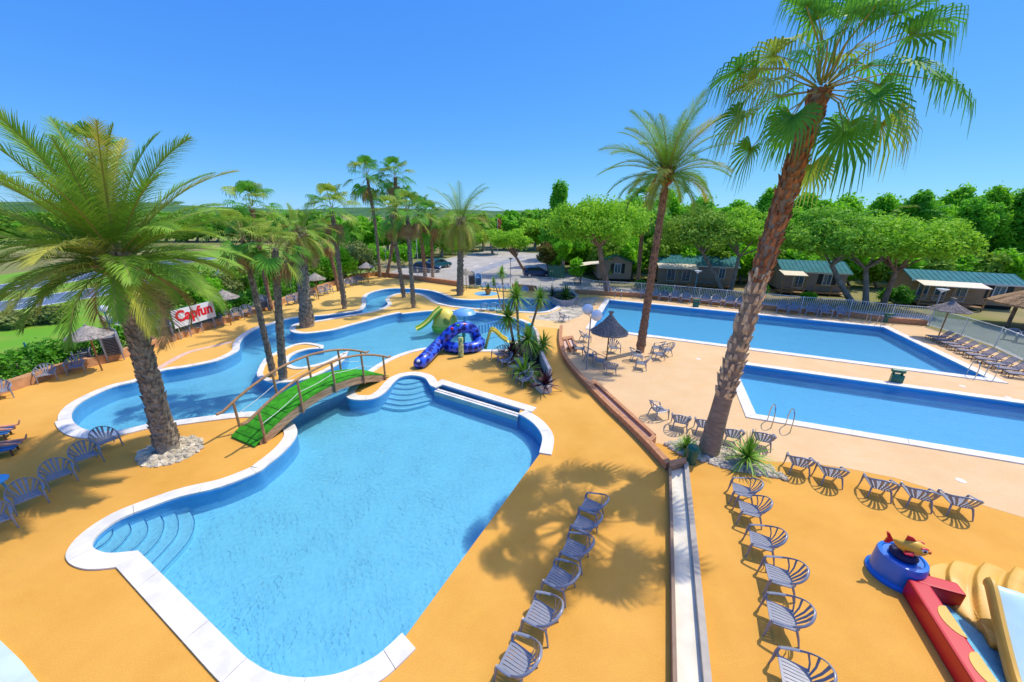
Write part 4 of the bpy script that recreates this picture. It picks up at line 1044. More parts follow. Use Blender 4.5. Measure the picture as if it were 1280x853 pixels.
def washingtonia(base_px, hub_px, Lp, Rb, nl, r0, r1, label, seed, lean=0.0, skirt=6, style='grey', dy=0.0, nseg=26, group='fan palms', el0=85, el1=-45, yellow=.25, brows=46, per_leaf=False, nturn=12):
    r0 *= .66 if style == 'big' else .56; r1 *= .68 if style == 'big' else .58; q = random.Random(seed); B, T = base_hub(base_px, hub_px, dy); root = empty('fan_palm', B, 0, label, 'palm tree', group)
    path = [p - B for p in trunk_path(B, T, lean)]; n = len(path) - 1
    rad = [r1 + (r0 - r1) * (1 - i / n) + r0 * .25 * max(0, 1 - i * 6 / n) for i in range(n + 1)]
    mb = MB(); mb.sweep(path, rad, None, 20, ref=(0, 1, 0))
    hgt = path[-1].z
    if style == 'big':
        mb.build('trunk', TRUNKS, root, smooth=True, fix=False)
        lo = MB(); boots(lo, path, rad, nturn, 13, .34, q, .19, .56, .30); lo.build('tan_boots', BOOTT, root, fix=False)
        hi = MB(); boots(hi, path, rad, nturn, 24, .28, q, .54, .99, .30); hi.build('brown_boots', TRUNKB, root, fix=False)
    elif style == 'rough':
        boots(mb, path, rad, 10, brows, hgt / brows * 1.3, q, .03, .97, .34); mb.build('trunk', TRUNKG, root, fix=False)
    elif style == 'brown':
        boots(mb, path, rad, 9, brows, hgt / brows * 1.25, q, .25, .98, .28); mb.build('trunk', TRUNKR, root, fix=False)
    else:
        boots(mb, path, rad, 9, brows, hgt / brows * 1.1, q, .5, .98, .22); mb.build('trunk', TRUNKS, root, fix=False)
    top = path[-1]; A, Y, St = LF(), LF(), MB()
    nl = nl if per_leaf else int(nl * .95); el1 = el1 if per_leaf else -52
    for i in range(nl):
        u = (i + .5) / nl; el = R(el0 + (el1 - el0) * u + q.uniform(-10, 10)); az = i * 2.39996 + q.uniform(-.3, .3)
        lf, pa = fan_leaf(q, Lp * q.uniform(.8, 1.15) * (.75 + .4 * u), Rb * (1 if per_leaf else .88) * q.uniform(.88, 1.1), el, az, nseg, 1.25 if per_leaf else .65, .95 if per_leaf else .45)
        o = top + Vector((math.cos(az), math.sin(az), 0)) * rad[-1] * .6 + Vector((0, 0, .5 - .7 * u)) * (Rb * .6)
        yl = q.random() < yellow; mm = WSHY if yl else WSH
        st = MB(); st.sweep([p + o for p in pa], [.035, .026, .016], [.02, .015, .01], 5)
        if per_leaf:
            lf.v = [v + o for v in lf.v]; fr = lf.build('fan_leaf', mm, root); st.build('leaf_stalk', RACH, fr, fix=False)
        else:
            tgt = Y if yl else A; b = len(tgt.v); tgt.v += [v + o for v in lf.v]; tgt.f += [tuple(k + b for k in f) for f in lf.f]; St.add(st.v, st.f)
    if not per_leaf:
        cr = A.build('crown', WSH, root)
        if Y.v: Y.build('yellow_leaves', WSHY, cr)
        St.build('leaf_stalks', RACH, cr, fix=False)
    if skirt:
        D = LF()
        for i in range(skirt):
            az = q.uniform(0, 6.28); lf, pa = fan_leaf(q, Lp * .7, Rb * .7, R(q.uniform(-70, -30)), az, 14, 1.3)
            o = top + Vector((math.cos(az) * rad[-1], math.sin(az) * rad[-1], -.2 - .15 * Rb)); b = len(D.v); D.v += [v + o for v in lf.v]; D.f += [tuple(k + b for k in f) for f in lf.f]
        D.build('dead_leaves', DEAD, root)
    return root

# the two near giants
phoenix((210, 561), (148, 330), 4.3, 64, .46, .36, 'big feather palm with thick grey trunk on the round stone bed at left', 11, True, 40, yellow=.2, dead=3, npair=100, el1=-14, lw=.0165, droop=.68)
washingtonia((885, 566), (1026, 112), 2.0, .92, 38, .46, .35, 'giant leaning fan palm with reddish boots at right front', 12, lean=-.1, skirt=0, style='big', nseg=34, per_leaf=True, yellow=.25, el1=-28, nturn=11)
phoenix((800, 440), (833, 222), 4.0, 46, .33, .25, 'tall slim feather palm on the peach terrace beside the far pool', 13, True, 70, trunk=TRUNKR, yellow=.12, dead=0, npair=72, el1=-18, droop=.8, lw=.016)
# palms of the left and middle
washingtonia((193, 433), (112, 190), 1.03, 0.89, 20, .26, .20, 'fan palm rising behind the big left feather palm', 14, style='grey', skirt=3)
phoenix((384, 408), (374, 297), 3.0, 44, .68, .46, 'stocky feather palm with thick trunk on the peninsula tip', 15, False, 30, yellow=.7, dead=12, npair=34, el1=-45)
washingtonia((342, 470), (303, 296), 0.98, 0.85, 15, .22, .17, 'left leaning fan palm of the pair on the little island', 16, style='rough', skirt=9, brows=60, yellow=.6)
washingtonia((354, 475), (343, 310), 0.92, 0.85, 15, .30, .22, 'right upright fan palm of the pair on the little island', 17, style='rough', skirt=8, brows=60, yellow=.6)
washingtonia((339, 388), (315, 262), 1.72, 1.27, 19, .32, .24, 'fan palm behind the island pair at the hedge', 18, style='brown', skirt=4)
washingtonia((431, 386), (415, 264), 1.72, 1.27, 20, .32, .24, 'fan palm with shaggy crown right of the stocky feather palm', 19, style='rough', skirt=7)
washingtonia((424, 364), (409, 300), 1.15, 0.94, 9, .34, .26, 'short fan palm with brown trunk hidden behind the shaggy fan palm', 20, style='brown', skirt=8)
washingtonia((475, 347), (459, 222), 1.95, 1.53, 22, .36, .24, 'tallest slim fan palm at the left of the far group', 21, style='grey', skirt=4, lean=.25)
washingtonia((483, 347), (494, 222), 1.95, 1.53, 22, .36, .24, 'fan palm leaning right with the high round crown in the far group', 22, style='brown', skirt=5, lean=.5)
washingtonia((505, 372), (489, 268), 1.38, 1.19, 19, .30, .23, 'fan palm on the river bend, left of the two on the bulge', 23, style='rough', skirt=12, yellow=.5)
washingtonia((517, 385), (509, 266), 1.38, 1.10, 19, .28, .22, 'fan palm on the river bend standing nearest the lagoon', 24, style='rough', skirt=12, yellow=.6)
washingtonia((532, 350), (524, 268), 1.84, 1.44, 19, .42, .32, 'fan palm with thick brown trunk before the parked cars', 25, style='brown', skirt=14, yellow=.6)
washingtonia((541, 350), (539, 274), 1.72, 1.36, 17, .36, .28, 'fan palm with plain trunk right beside the parked cars', 26, style='brown', skirt=10, yellow=.4)
phoenix((575, 369), (576, 280), 4.6, 50, .48, .38, 'round crowned feather palm standing alone beyond the river', 27, False, 36, yellow=.6, dead=7, npair=40, el1=-50, droop=1.15, lw=.02)
washingtonia((797, 357), (805, 258), 1.95, 1.61, 19, .42, .32, 'fan palm between the bungalows behind the slim feather palm', 28, style='brown', skirt=6)
washingtonia((1132, 352), (1146, 276), 2.18, 1.70, 19, .4, .3, 'fan palm poking out above the wide umbrella pine at right', 29, style='grey', skirt=3)

# ================================================================ YUCCAS and planter
YUC = mat('yucca_green', (.28, .50, .04), .45, col2=(.14, .33, .03), scale=2, trans=.2, spec=.45); YUCD = mat('dry_yucca', (.36, .32, .10), .7, .3, 3)
PURP = mat('purple_cordyline', (.09, .022, .035), .5, .4, 4); AGA = mat('agave_green', (.07, .20, .03), .45, .3, 3, trans=.15)
def rosette(lf, c, n, L, w, q, el0=85, el1=-35, droop=.35, seg=3):
    for i in range(n):
        u = (i + .5) / n; el = R(el0 + (el1 - el0) * u + q.uniform(-12, 12)); az = i * 2.39996 + q.uniform(-.3, .3)
        d = Vector((math.cos(el) * math.cos(az), math.cos(el) * math.sin(az), math.sin(el))); s_ = Vector((-math.sin(az), math.cos(az), q.uniform(-.3, .3))).normalized()
        lf.blade(c, d, L * q.uniform(.8, 1.12), w, droop * max(0, math.cos(el)), s_, seg)
def yucca(base_px, heads, label, seed, r=.085, n=90, group='yuccas', mats_=None, dead=True):
    """heads: list of (px,py,leaf length)"""
    q = random.Random(seed); x, y = G(*base_px); B = Vector((x, y, 0)); root = empty('yucca', B, 0, label, 'yucca', group)
    tr = MB(); lf = LF(); dl = LF()
    for hx, hy, L in heads:
        dy = q.uniform(-.25, .25); X, z = HT(hx, hy, y + dy); T = Vector((X, y + dy, z)) - B
        pth = [Vector((0, 0, 0)), T * .35 + Vector((q.uniform(-.1, .1), 0, .12)), T * .72 + Vector((q.uniform(-.06, .06), 0, .05)), T]
        tr.sweep(pth, [r * 1.5, r, r * .9, r * .9], None, 9, ref=(0, 1, 0))
        rosette(lf, T, n, L, L * .055, q); rosette(dl, T - Vector((0, 0, .12)), int(n * .25), L * .9, L * .04, q, -40, -80, .2)
    tr.build('trunk', TRUNKS, root, smooth=True, fix=False); lf.build('crown', (mats_ or YUC), root); dl.build('dry_leaves', YUCD, root)
    return root
yucca((652, 447), [(645, 370, 1.02)], 'tallest yucca in the planter with a dense green head', 31, n=130)
yucca((658, 438), [(675, 373, .9)], 'yucca leaning right out of the planter', 32, n=120)
yucca((645, 449), [(635, 396, 1.1)], 'yellowish yucca leaning left over the lagoon', 33, n=120, mats_=YUC)
yucca((664, 456), [(660, 424, 1.1), (679, 431, .95)], 'forked low yucca in the middle of the planter', 34, n=90)
yucca((630, 391), [(627, 341, .75), (617, 352, .5)], 'slender yucca standing between river channel and lagoon', 35, n=100, r=.06)
def ground_plant(name, px, py, n, L, w, m, label, cat, seed, el0=88, el1=10, z=0, droop=.4, group=None, scale=1):
    q = random.Random(seed); x, y = G(px, py, z); r = empty(name, (x, y, z), 0, label, cat, group); lf = LF(); rosette(lf, Vector((0, 0, .02)), n, L, w, q, el0, el1, droop); lf.build('leaves', m, r)
    return r
ground_plant('cordyline', 640, 446, 110, 1.25, .06, PURP, 'dark purple spiky plant at the lagoon end of the planter', 'plant', 41, z=.3)
ground_plant('agave_plant', 655, 468, 80, 1.25, .08, YUC, 'light green strap leaved plant in the front part of the planter', 'plant', 42, z=.3)
ground_plant('cordyline', 681, 483, 70, .95, .06, PURP, 'dark reddish plant at the near tip of the planter', 'plant', 43, z=.3)
ground_plant('agave_plant', 673, 478, 40, .8, .055, AGA, 'small green plant between the reddish and strap leaved plants', 'plant', 44, z=.3)
ground_plant('agave_plant', 669, 446, 80, 1.2, .07, YUC, 'bushy green plant at the white back wall of the planter', 'plant', 45, z=.3)
ground_plant('yucca', 934, 572, 90, 1.05, .045, YUC, 'bright green spiky plant on the stone bed right of the giant palm', 'yucca', 46, el1=-10, z=.35)
xx, yy = G(932, 574); q = random.Random(2); tr = MB(); tr.sweep([Vector((0, 0, -.36)), Vector((.02, 0, 0.05))], .09, None, 9); tr.build('stem', TRUNKS, [o for o in COL.objects if o.get('label', '').startswith('bright green spiky')][0])
ground_plant('yucca', 858, 560, 80, .62, .04, YUC, 'small yellow-green spiky plant left of the giant palm foot', 'yucca', 47, el1=0, z=.2)
ground_plant('agave_plant', 707, 372, 80, 1.5, .12, AGA, 'broad green agave in the round stone planter near the flagstones', 'plant', 48, z=.5)
ground_plant('agave_plant', 690, 371, 40, 1.3, .07, mat('dark_agave', (.03, .07, .03), .5, .3, 3), 'dark thin leaved plant left of the broad green agave', 'plant', 49, z=.5)
# planter bodies
def planter(poly_px, h, m, soil, label, wd=.22):
    pts, _ = smooth_loop([G(*p) for p in poly_px], (), 3); pts = ccw(pts); r = empty('planter', (*pts[0], 0), 0, label, 'planter'); bpy.context.view_layer.update()
    inn = offset_loop(pts, -wd); n = len(pts)
    o = strip(pts + [pts[0]], inn + [inn[0]], -.05, h).build('planter_wall', m, bevel=.01); childify(o, r)
    o = MB().prism(inn, -.04, h - .12).build('soil', soil); childify(o, r); return r
SOIL = mat('dark_soil', (.055, .04, .028), .95, .3, 6, bump=.6, bscale=30); BLOCK = mat('white_stone_block', (.66, .60, .52), .85, .35, 6, bump=.6, bscale=14)
planter([(637, 441), (650, 458), (660, 474), (671, 488), (679, 492), (690, 490), (687, 474), (679, 455), (675, 436), (669, 424), (660, 423), (650, 432)], .42, BLOCK, SOIL, 'long white stone planter of yuccas between lagoon and ochre deck')
planter([(686, 372), (690, 379), (702, 383), (716, 382), (722, 376), (716, 371), (702, 369), (692, 369)], .55, mat('grey_block', (.40, .37, .36), .85, .25, 6, bump=.5, bscale=14), SOIL, 'low round grey block planter beside the flagstone paving')
wv, _ = smooth_loop([G(*p, .5) for p in [(657, 411), (664, 414), (670, 420), (673, 432), (676, 446), (681, 458), (687, 471)]], (), 4, False)
tag(strip(offset_loop(wv, -.09, False), offset_loop(wv, .09, False), -.05, .95).build('planter_back_wall', mat('pinkish_white_render', (.70, .58, .50), .8, .12, 3), bevel=.01), 'pale curved wall forming the back of the yucca planter', 'wall')
# pot on the blue tiles
c = G(610, 368.2); r = empty('plant_pot', (*c, 0), 0, 'terracotta pot with a spiky plant on the round blue tiles', 'plant pot')
MB().lathe([(.22, .02), (.36, .5), (.40, .52), (.40, .6), (.33, .6), (.3, .5), (.01, .48)], 20).build('pot', mat('pot_terracotta', (.50, .22, .06), .8, .1, 5), r, smooth=True)
lf = LF(); rosette(lf, Vector((0, 0, .5)), 26, .95, .06, random.Random(5), 88, 40, .2); lf.build('leaves', AGA, r)
# ================================================================ TREES, HEDGE
LEAF1 = mat('bright_leaf', (.36, .74, .03), .6, col2=(.13, .46, .02), scale=.55, trans=.5, spec=.2, ramp=(.3, .7)); LEAF2 = mat('poplar_leaf', (.29, .68, .04), .6, col2=(.12, .44, .03), scale=.5, trans=.5, spec=.2, ramp=(.3, .7))
PINE1 = mat('pine_needles', (.44, .74, .045), .65, col2=(.22, .50, .03), scale=.6, trans=.4, spec=.15, ramp=(.3, .7)); PINE2 = mat('dark_pine_needles', (.32, .60, .05), .65, col2=(.16, .42, .035), scale=.5, trans=.4, spec=.15)
OLIVE = mat('olive_leaf', (.33, .52, .05), .65, col2=(.16, .34, .03), scale=.6, trans=.3, spec=.15); HEDGE = mat('hedge_leaf', (.16, .46, .025), .55, col2=(.06, .26, .02), scale=1.2, trans=.4, spec=.25, ramp=(.3, .7))
SHRUBG = mat('grey_green_leaf', (.30, .36, .11), .7, col2=(.16, .22, .05), scale=.6, trans=.3, spec=.1); RUSTL = mat('rusty_leaf', (.24, .17, .04), .6, col2=(.10, .17, .02), scale=.8, trans=.3, spec=.1)
BARK = mat('pine_bark', (.33, .20, .13), .95, .4, 4, bump=.8, bscale=16, stretch=(1, 1, .4)); BARKG = mat('grey_bark', (.32, .27, .22), .95, .35, 4, bump=.7, bscale=16, stretch=(1, 1, .4))

def leafcloud(C, Rr, n, size, seed, up=.35, surf=.62, aspect=1.9):
    """n leaf diamonds in each ellipsoid clump (centres C, radii Rr)"""
    g = np.random.default_rng(seed); C = np.asarray(C, float); Rr = np.asarray(Rr, float); k = len(C)
    d = g.normal(size=(k, n, 3)); d /= np.linalg.norm(d, axis=2, keepdims=True)
    r = surf + (1 - surf) * g.random((k, n, 1)) ** .7; r *= (1 + .16 * g.normal(size=(k, n, 1)))
    P = (C[:, None, :] + d * r * Rr[:, None, :]).reshape(-1, 3)
    nrm = d.reshape(-1, 3) * .8 + g.normal(size=P.shape) * .7; nrm[:, 2] += up; nrm /= np.linalg.norm(nrm, axis=1, keepdims=True)
    t = np.cross(nrm, g.normal(size=P.shape)); t /= np.linalg.norm(t, axis=1, keepdims=True); b = np.cross(nrm, t)
    s = size * (.6 + .8 * g.random((len(P), 1)))
    V = np.stack([P - t * s * .5 * aspect, P - b * s * .5, P + t * s * .5 * aspect, P + b * s * .5], axis=1).reshape(-1, 3)
    return V, np.arange(len(P) * 4).reshape(-1, 4)

def limb(mb, a, b, r0, r1, q, n=6):
    a, b = Vector(a), Vector(b); mid = a.lerp(b, .5) + Vector((q.uniform(-1, 1), q.uniform(-1, 1), q.uniform(-.3, .6))) * (b - a).length * .09
    mb.sweep([a, mid, b], [r0, (r0 + r1) / 2, r1], None, n, ref=(.2, 1, .1))

def tree(pos, hgt, cw, ch, nclump, nleaf, lsize, leafm, label, seed, name='broadleaf_tree', trunk_r=.16, barkm=None, shape='round', trunk_h=None, lean=(0, 0), group=None, cat='tree', clump=.32, trunks=None):
    """crown of leaf clumps on limbs; cw, ch half width and half height of the crown"""
    q = random.Random(seed); barkm = barkm or BARKG; root = empty(name, (pos[0], pos[1], 0), 0, label, cat, group)
    cz = hgt - ch; cc = Vector((lean[0], lean[1], cz)); C = []; Rr = []
    for i in range(nclump):
        while True:
            d = Vector((q.uniform(-1, 1), q.uniform(-1, 1), q.uniform(-1, 1)))
            if d.length <= 1: break
        if shape == 'dome':
            d.z = abs(d.z) * .9 - .25
            d.normalize(); d *= q.uniform(.45, 1); d.z = max(d.z, -.35)
        elif shape == 'poplar':
            d.z = q.uniform(-1, 1); k = (1 - d.z) * .5 + .12; d.x *= min(1, k * 1.5); d.y *= min(1, k * 1.5)
        else: d *= .55 + .45 * q.random()
        c = cc + Vector((d.x * cw * .82, d.y * cw * .82, d.z * ch * .85)); r = cw * clump * q.uniform(.7, 1.25)
        C.append(c); Rr.append((r, r, r * (.62 if shape == 'dome' else 1.25 if shape == 'poplar' else .85)))
    V, Fq = leafcloud(C, Rr, nleaf, lsize, seed, up=.5 if shape == 'dome' else .3)
    np_obj('crown', V, Fq, leafm, root)
    mb = MB(); th = trunk_h if trunk_h else cz - ch * .5
    for off in (trunks or [(0, 0)]):
        b0 = Vector((off[0], off[1], -.05)); t0 = Vector((lean[0] * .75 + off[0] * .4, lean[1] * .75, th)); mid = b0.lerp(t0, .5) + Vector((q.uniform(-.12, .12), 0, 0)) * th * .3
        mb.sweep([b0, b0.lerp(mid, .4), mid, t0], [trunk_r * 1.35, trunk_r * 1.05, trunk_r * .95, trunk_r * .75], None, 10, ref=(0, 1, 0))
        for c in C[::max(1, len(C) // 9)]: limb(mb, t0 + Vector((0, 0, -.1)), tuple(c), trunk_r * .5, trunk_r * .12, q)
    mb.build('trunk', barkm, root, smooth=True, fix=False)
    return root
def tree_px(base, top, w_px, frac, *a, **k):
    """base and top pixels, crown width in pixels, crown share of the height"""
    x, y = G(*base); X, z = HT(top[0], top[1], y); ppm = F / (y * math.cos(PITCH) + H * math.sin(PITCH)); 
    return tree((x, y), z, w_px / 2 / ppm, z * frac / 2, *a, lean=(X - x, 0), **k)

# umbrella pines
tree_px((660, 344), (640, 283), 50, .62, 46, 200, .15, PINE1, 'small round umbrella pine with bent trunk in the car park', 101, name='umbrella_pine', shape='dome', barkm=BARK, trunk_r=.22, trunk_h=2.6)
tree_px((761, 366), (748, 246), 128, .55, 110, 240, .16, PINE1, 'large umbrella pine in front of the grey gabled bungalow', 102, name='umbrella_pine', shape='dome', barkm=BARK, trunk_r=.36, trunk_h=5.4, clump=.25)
tree_px((903, 364), (876, 256), 100, .6, 66, 210, .17, OLIVE, 'olive green pine with leaning trunk right of the long bungalow', 103, name='umbrella_pine', shape='dome', trunk_r=.22, trunk_h=4.6, clump=.27)
tree_px((913, 364), (938, 254), 106, .6, 66, 210, .17, PINE1, 'pine with forked pale trunk behind the giant palm trunk', 104, name='umbrella_pine', shape='dome', trunk_r=.22, trunk_h=4.2, clump=.27)
tree_px((1066, 380), (1046, 260), 128, .60, 90, 220, .17, PINE2, 'dark umbrella pine left in the wide pair behind the railing', 105, name='umbrella_pine', shape='dome', barkm=BARKG, trunk_r=.26, trunk_h=4.0, clump=.26)
tree_px((1082, 381), (1100, 264), 132, .60, 90, 220, .17, PINE1, 'umbrella pine in the middle of the wide group behind the railing', 106, name='umbrella_pine', shape='dome', barkm=BARKG, trunk_r=.25, trunk_h=3.8, clump=.26)
tree_px((1103, 383), (1146, 266), 122, .60, 90, 220, .17, PINE1, 'umbrella pine with leaning trunk at right in the wide group', 107, name='umbrella_pine', shape='dome', barkm=BARK, trunk_r=.25, trunk_h=3.6, clump=.26)
tree_px((1258, 352), (1270, 312), 70, .62, 50, 140, .2, PINE1, 'low umbrella pine cut by the right photo edge', 108, name='umbrella_pine', shape='dome', trunk_r=.24, trunk_h=2.4, clump=.28)
tree_px((616, 318), (612, 286), 42, .6, 34, 110, .3, PINE1, 'distant umbrella pine under the red flag', 109, name='umbrella_pine', shape='dome', trunk_r=.25)
tree_px((668, 313), (668, 272), 44, .55, 34, 110, .34, PINE1, 'distant umbrella pine at the far end of the car park', 110, name='umbrella_pine', shape='dome', trunk_r=.25)
# mixed trees near the car park
tree_px((686, 344), (684, 300), 32, .75, 34, 90, .2, RUSTL, 'rusty leaved small tree beside the dark parked car', 111, trunk_r=.12, trunk_h=1.6)
tree_px((702, 348), (706, 296), 30, .6, 34, 90, .2, LEAF1, 'green tree with straight bare trunk by the green gate', 112, trunk_r=.24, trunk_h=3.2)
tree_px((690, 332), (700, 229), 44, .86, 64, 130, .30, LEAF2, 'tall poplar standing above the other trees at the car park', 113, name='poplar_tree', shape='poplar', trunk_r=.3, clump=.3)
tree_px((726, 355), (722, 322), 26, .7, 20, 90, .18, LEAF1, 'small bush tree at the brown bungalow path', 114, trunk_r=.1)

# the row of bright trees behind the bungalows
q = random.Random(77); i = 0
rowpx = [(722, 268), (745, 262), (768, 256), (792, 250), (816, 246), (838, 244), (858, 249), (880, 252), (902, 256), (925, 254), (948, 249), (968, 244), (992, 252), (1014, 247), (1038, 244), (1060, 250), (1084, 258), (1108, 252), (1132, 247), (1156, 244), (1180, 242), (1204, 239), (1228, 236), (1252, 234), (1276, 236), (1302, 230)]
for (px, py) in rowpx:
    yb = 340 + (px - 760) * .022 + q.uniform(-4, 4)
    tree_px((px + q.uniform(-5, 5), yb), (px, py - q.uniform(0, 7)), 64 * q.uniform(.9, 1.15), .88, 110, 130, .25, LEAF2 if i % 3 == 1 else LEAF1, f'{"bright green" if i % 3 != 1 else "cool green"} tree number {i + 1} from left in the tall row behind the bungalows', 200 + i, group='trees behind the bungalows', shape='poplar' if i % 2 else 'round', trunk_r=.25, clump=.26, trunk_h=3.0); i += 1
i = 0
for px in range(708, 1320, 30):     # a second, farther row closing the gaps
    tree_px((px, 326 + (px - 760) * .02), (px, 252 - (i * 7) % 11 - max(0, px - 1100) * .07), 60, .95, 90, 100, .34, LEAF1 if i % 2 else LEAF2, f'{"bright" if i % 2 else "cool green"} tree number {i + 1} from left in the farthest row behind the bungalows', 700 + i, group='farthest trees behind the bungalows', trunk_r=.25, clump=.28, trunk_h=2.0); i += 1
i = 0
for px in range(756, 1290, 34):     # lower understorey between and behind the bungalows
    yb = 348 + (px - 760) * .035
    tree_px((px, yb), (px + 4, yb - q.uniform(50, 66)), 54, .95, 34, 110, .30, LEAF1 if i % 2 else OLIVE, f'{ORD[i]} low bushy tree from the left filling the gap behind the bungalows', 300 + i, name='bushy_tree', group='low trees behind the bungalows', trunk_r=.15, clump=.36, trunk_h=1.5); i += 1
# distant wood on the left and centre: trees one can tell apart
i = 0
for px in list(range(404, 500, 16)) + list(range(500, 700, 13)):
    yb = 309 + q.uniform(-4, 5) if px > 560 else 316 + q.uniform(-4, 6)
    tp = (263 if px > 560 else 264) + q.uniform(0, 14 if px > 560 else 9)
    if 596 < px < 626: tp -= 2
    tree_px((px, yb), (px + q.uniform(-3, 3), tp), q.uniform(26, 38), .85, 36, 80, .62, [LEAF1, LEAF2, PINE2, LEAF1][i % 4], f'{["bright", "cool green", "dark", "light green"][i % 4]} distant tree number {i + 1} from the left beyond palms and car park', 400 + i, group='distant trees beyond the car park', trunk_r=.3, clump=.34); i += 1
for j, (px, py) in enumerate([(640, 264), (652, 266), (664, 262), (676, 265), (590, 268)]):
    tree_px((px, 296), (px, py - 3), 26, .9, 26, 80, .9, PINE2 if j % 2 else LEAF2, f'{ORD[j]} hazy dark tree on the far skyline above the car park', 470 + j, group='skyline trees', trunk_r=.3, clump=.4)

def bush(px, py, wpx, hpx, leafm, label, seed, lsize=.14, n=24, nl=120, cat='shrub', name='shrub', group=None):
    x, y = G(px, py); ppm = F / (y * math.cos(PITCH) + H * math.sin(PITCH)); w_ = wpx / ppm / 2; h_ = hpx / ppm
    q = random.Random(seed); r = empty(name, (x, y, 0), 0, label, cat, group); C = []; Rr = []
    for i in range(n):
        a = q.uniform(0, 6.28); d = q.random() ** .5; C.append((math.cos(a) * d * w_ * .8, math.sin(a) * d * w_ * .6, h_ * (.25 + .5 * q.random() * (1 - .5 * d)))); k = w_ * .36 * q.uniform(.7, 1.2); Rr.append((k, k, min(k, h_ * .35)))
    V, Fq = leafcloud(C, Rr, nl, lsize, seed); np_obj('foliage', V, Fq, leafm, r)
    m_ = MB(); 
    for c in C[::4]: limb(m_, (0, 0, 0), c, .05, .015, q, 5)
    m_.build('stems', BARKG, r, fix=False); return r
k = 0
for px, py, w_, h_, mm, l in [(450, 336, 46, 44, SHRUBG, 'big grey-green tamarisk bush behind the tallest palm'), (432, 340, 40, 38, SHRUBG, 'grey-green tamarisk bush left of the tallest palm'), (470, 330, 34, 30, LEAF1, 'bright bush between the two tall far palms'), (505, 333, 36, 34, LEAF1, 'bright bush left of the pink flag'), (530, 322, 40, 30, LEAF2, 'green bush behind the parked hatchback'), (562, 318, 40, 26, LEAF1, 'green bush at the left car park kerb'), (585, 313, 36, 24, LEAF2, 'cool green bush farther along the car park kerb'),
    (400, 345, 40, 34, OLIVE, 'olive bush behind the third straw parasol'), (368, 352, 40, 30, OLIVE, 'olive bush behind the hedge at the stocky palm'), (415, 326, 50, 30, SHRUBG, 'pale bush beyond the hedge under the shaggy palm'), (215, 372, 46, 34, LEAF1, 'bright bush behind the sign board'), (255, 360, 44, 30, OLIVE, 'olive bush right of the sign board'), (72, 402, 40, 24, SHRUBG, 'greyish bush behind the left hedge near the globe lamp'), (20, 408, 50, 22, SHRUBG, 'greyish bush at the far left behind the hedge'),
    (800, 362, 16, 16, HEDGE, 'dark shrub at the foot of the bungalow palm'), (945, 370, 22, 22, HEDGE, 'dark green shrub between long bungalow and giant palm'), (1118, 380, 34, 26, HEDGE, 'bright shrub left of the canopy bungalow'), (1010, 375, 16, 10, LEAF1, 'small plant before the teal roofed bungalow'), (832, 366, 16, 10, LEAF1, 'small plant before the long bungalow deck'), (690, 336, 20, 22, LEAF1, 'bright shrub behind the dark parked car'), (728, 342, 30, 24, HEDGE, 'dark hedge shrub at the brown bungalow')]:
    bush(px, py, w_, h_, mm, l, 500 + k, .20 if py < 350 else .14); k += 1

for i, px in enumerate(range(176, 470, 21)):
    yb = 398 - (px - 176) * .185
    bush(px, yb, 46, 46 + (i * 7) % 17, [LEAF1, SHRUBG, OLIVE, LEAF2][i % 4], f'{ORD[i]} tall {["bright", "greyish", "olive", "cool green"][i % 4]} shrub from the left behind the hedge', 560 + i, .17, group='tall shrubs behind the hedge')
i = 0
for px in range(-40, 412, 13):
    tree_px((px, 302), (px, 270 - (i * 5) % 9), 40, .9, 30, 80, .7, [LEAF2, PINE2, OLIVE][i % 3], f'{["cool green", "dark", "olive"][i % 3]} tree number {i + 1} from left on the skyline beyond the road', 600 + i, group='trees beyond the road', trunk_r=.3, clump=.36); i += 1

# the clipped hedge behind the low wall
hp2 = PER[hp((-90, 523)):hp((440, 349.5)) + 1]; g = np.random.default_rng(9); C = []; Rr = []
hl = offset_loop(hp2, -1.05, False)
hr = empty('hedge', (*hl[0], 0), 0, 'long leafy green hedge along the low wall on the left', 'hedge')
for i in range(len(hl) - 1):
    A, B = Vector(hl[i]), Vector(hl[i + 1]); d = B - A; n_ = max(1, int(d.length / .38)); pn = Vector((-d.y, d.x)).normalized()
    for k in range(n_):
        p = A + d * ((k + g.random()) / n_)
        for zz in (.45, 1.0, 1.45):
            o = pn * g.uniform(-.5, .5) + Vector((0, 0)); C.append((p.x + o.x - hl[0][0], p.y + o.y - hl[0][1], zz + g.uniform(-.2, .2))); s_ = g.uniform(.35, .6); Rr.append((s_, s_, s_ * .8))
V, Fq = leafcloud(C, Rr, 80, .125, 10, up=.5); np_obj('foliage', V, Fq, HEDGE, hr)
mb = MB(); 
for i in range(0, len(C), 12): mb.sweep([Vector((C[i][0], C[i][1], 0)), Vector((C[i][0], C[i][1], 1.0))], .03, .03, 5)
mb.build('stems', BARKG, hr, fix=False)

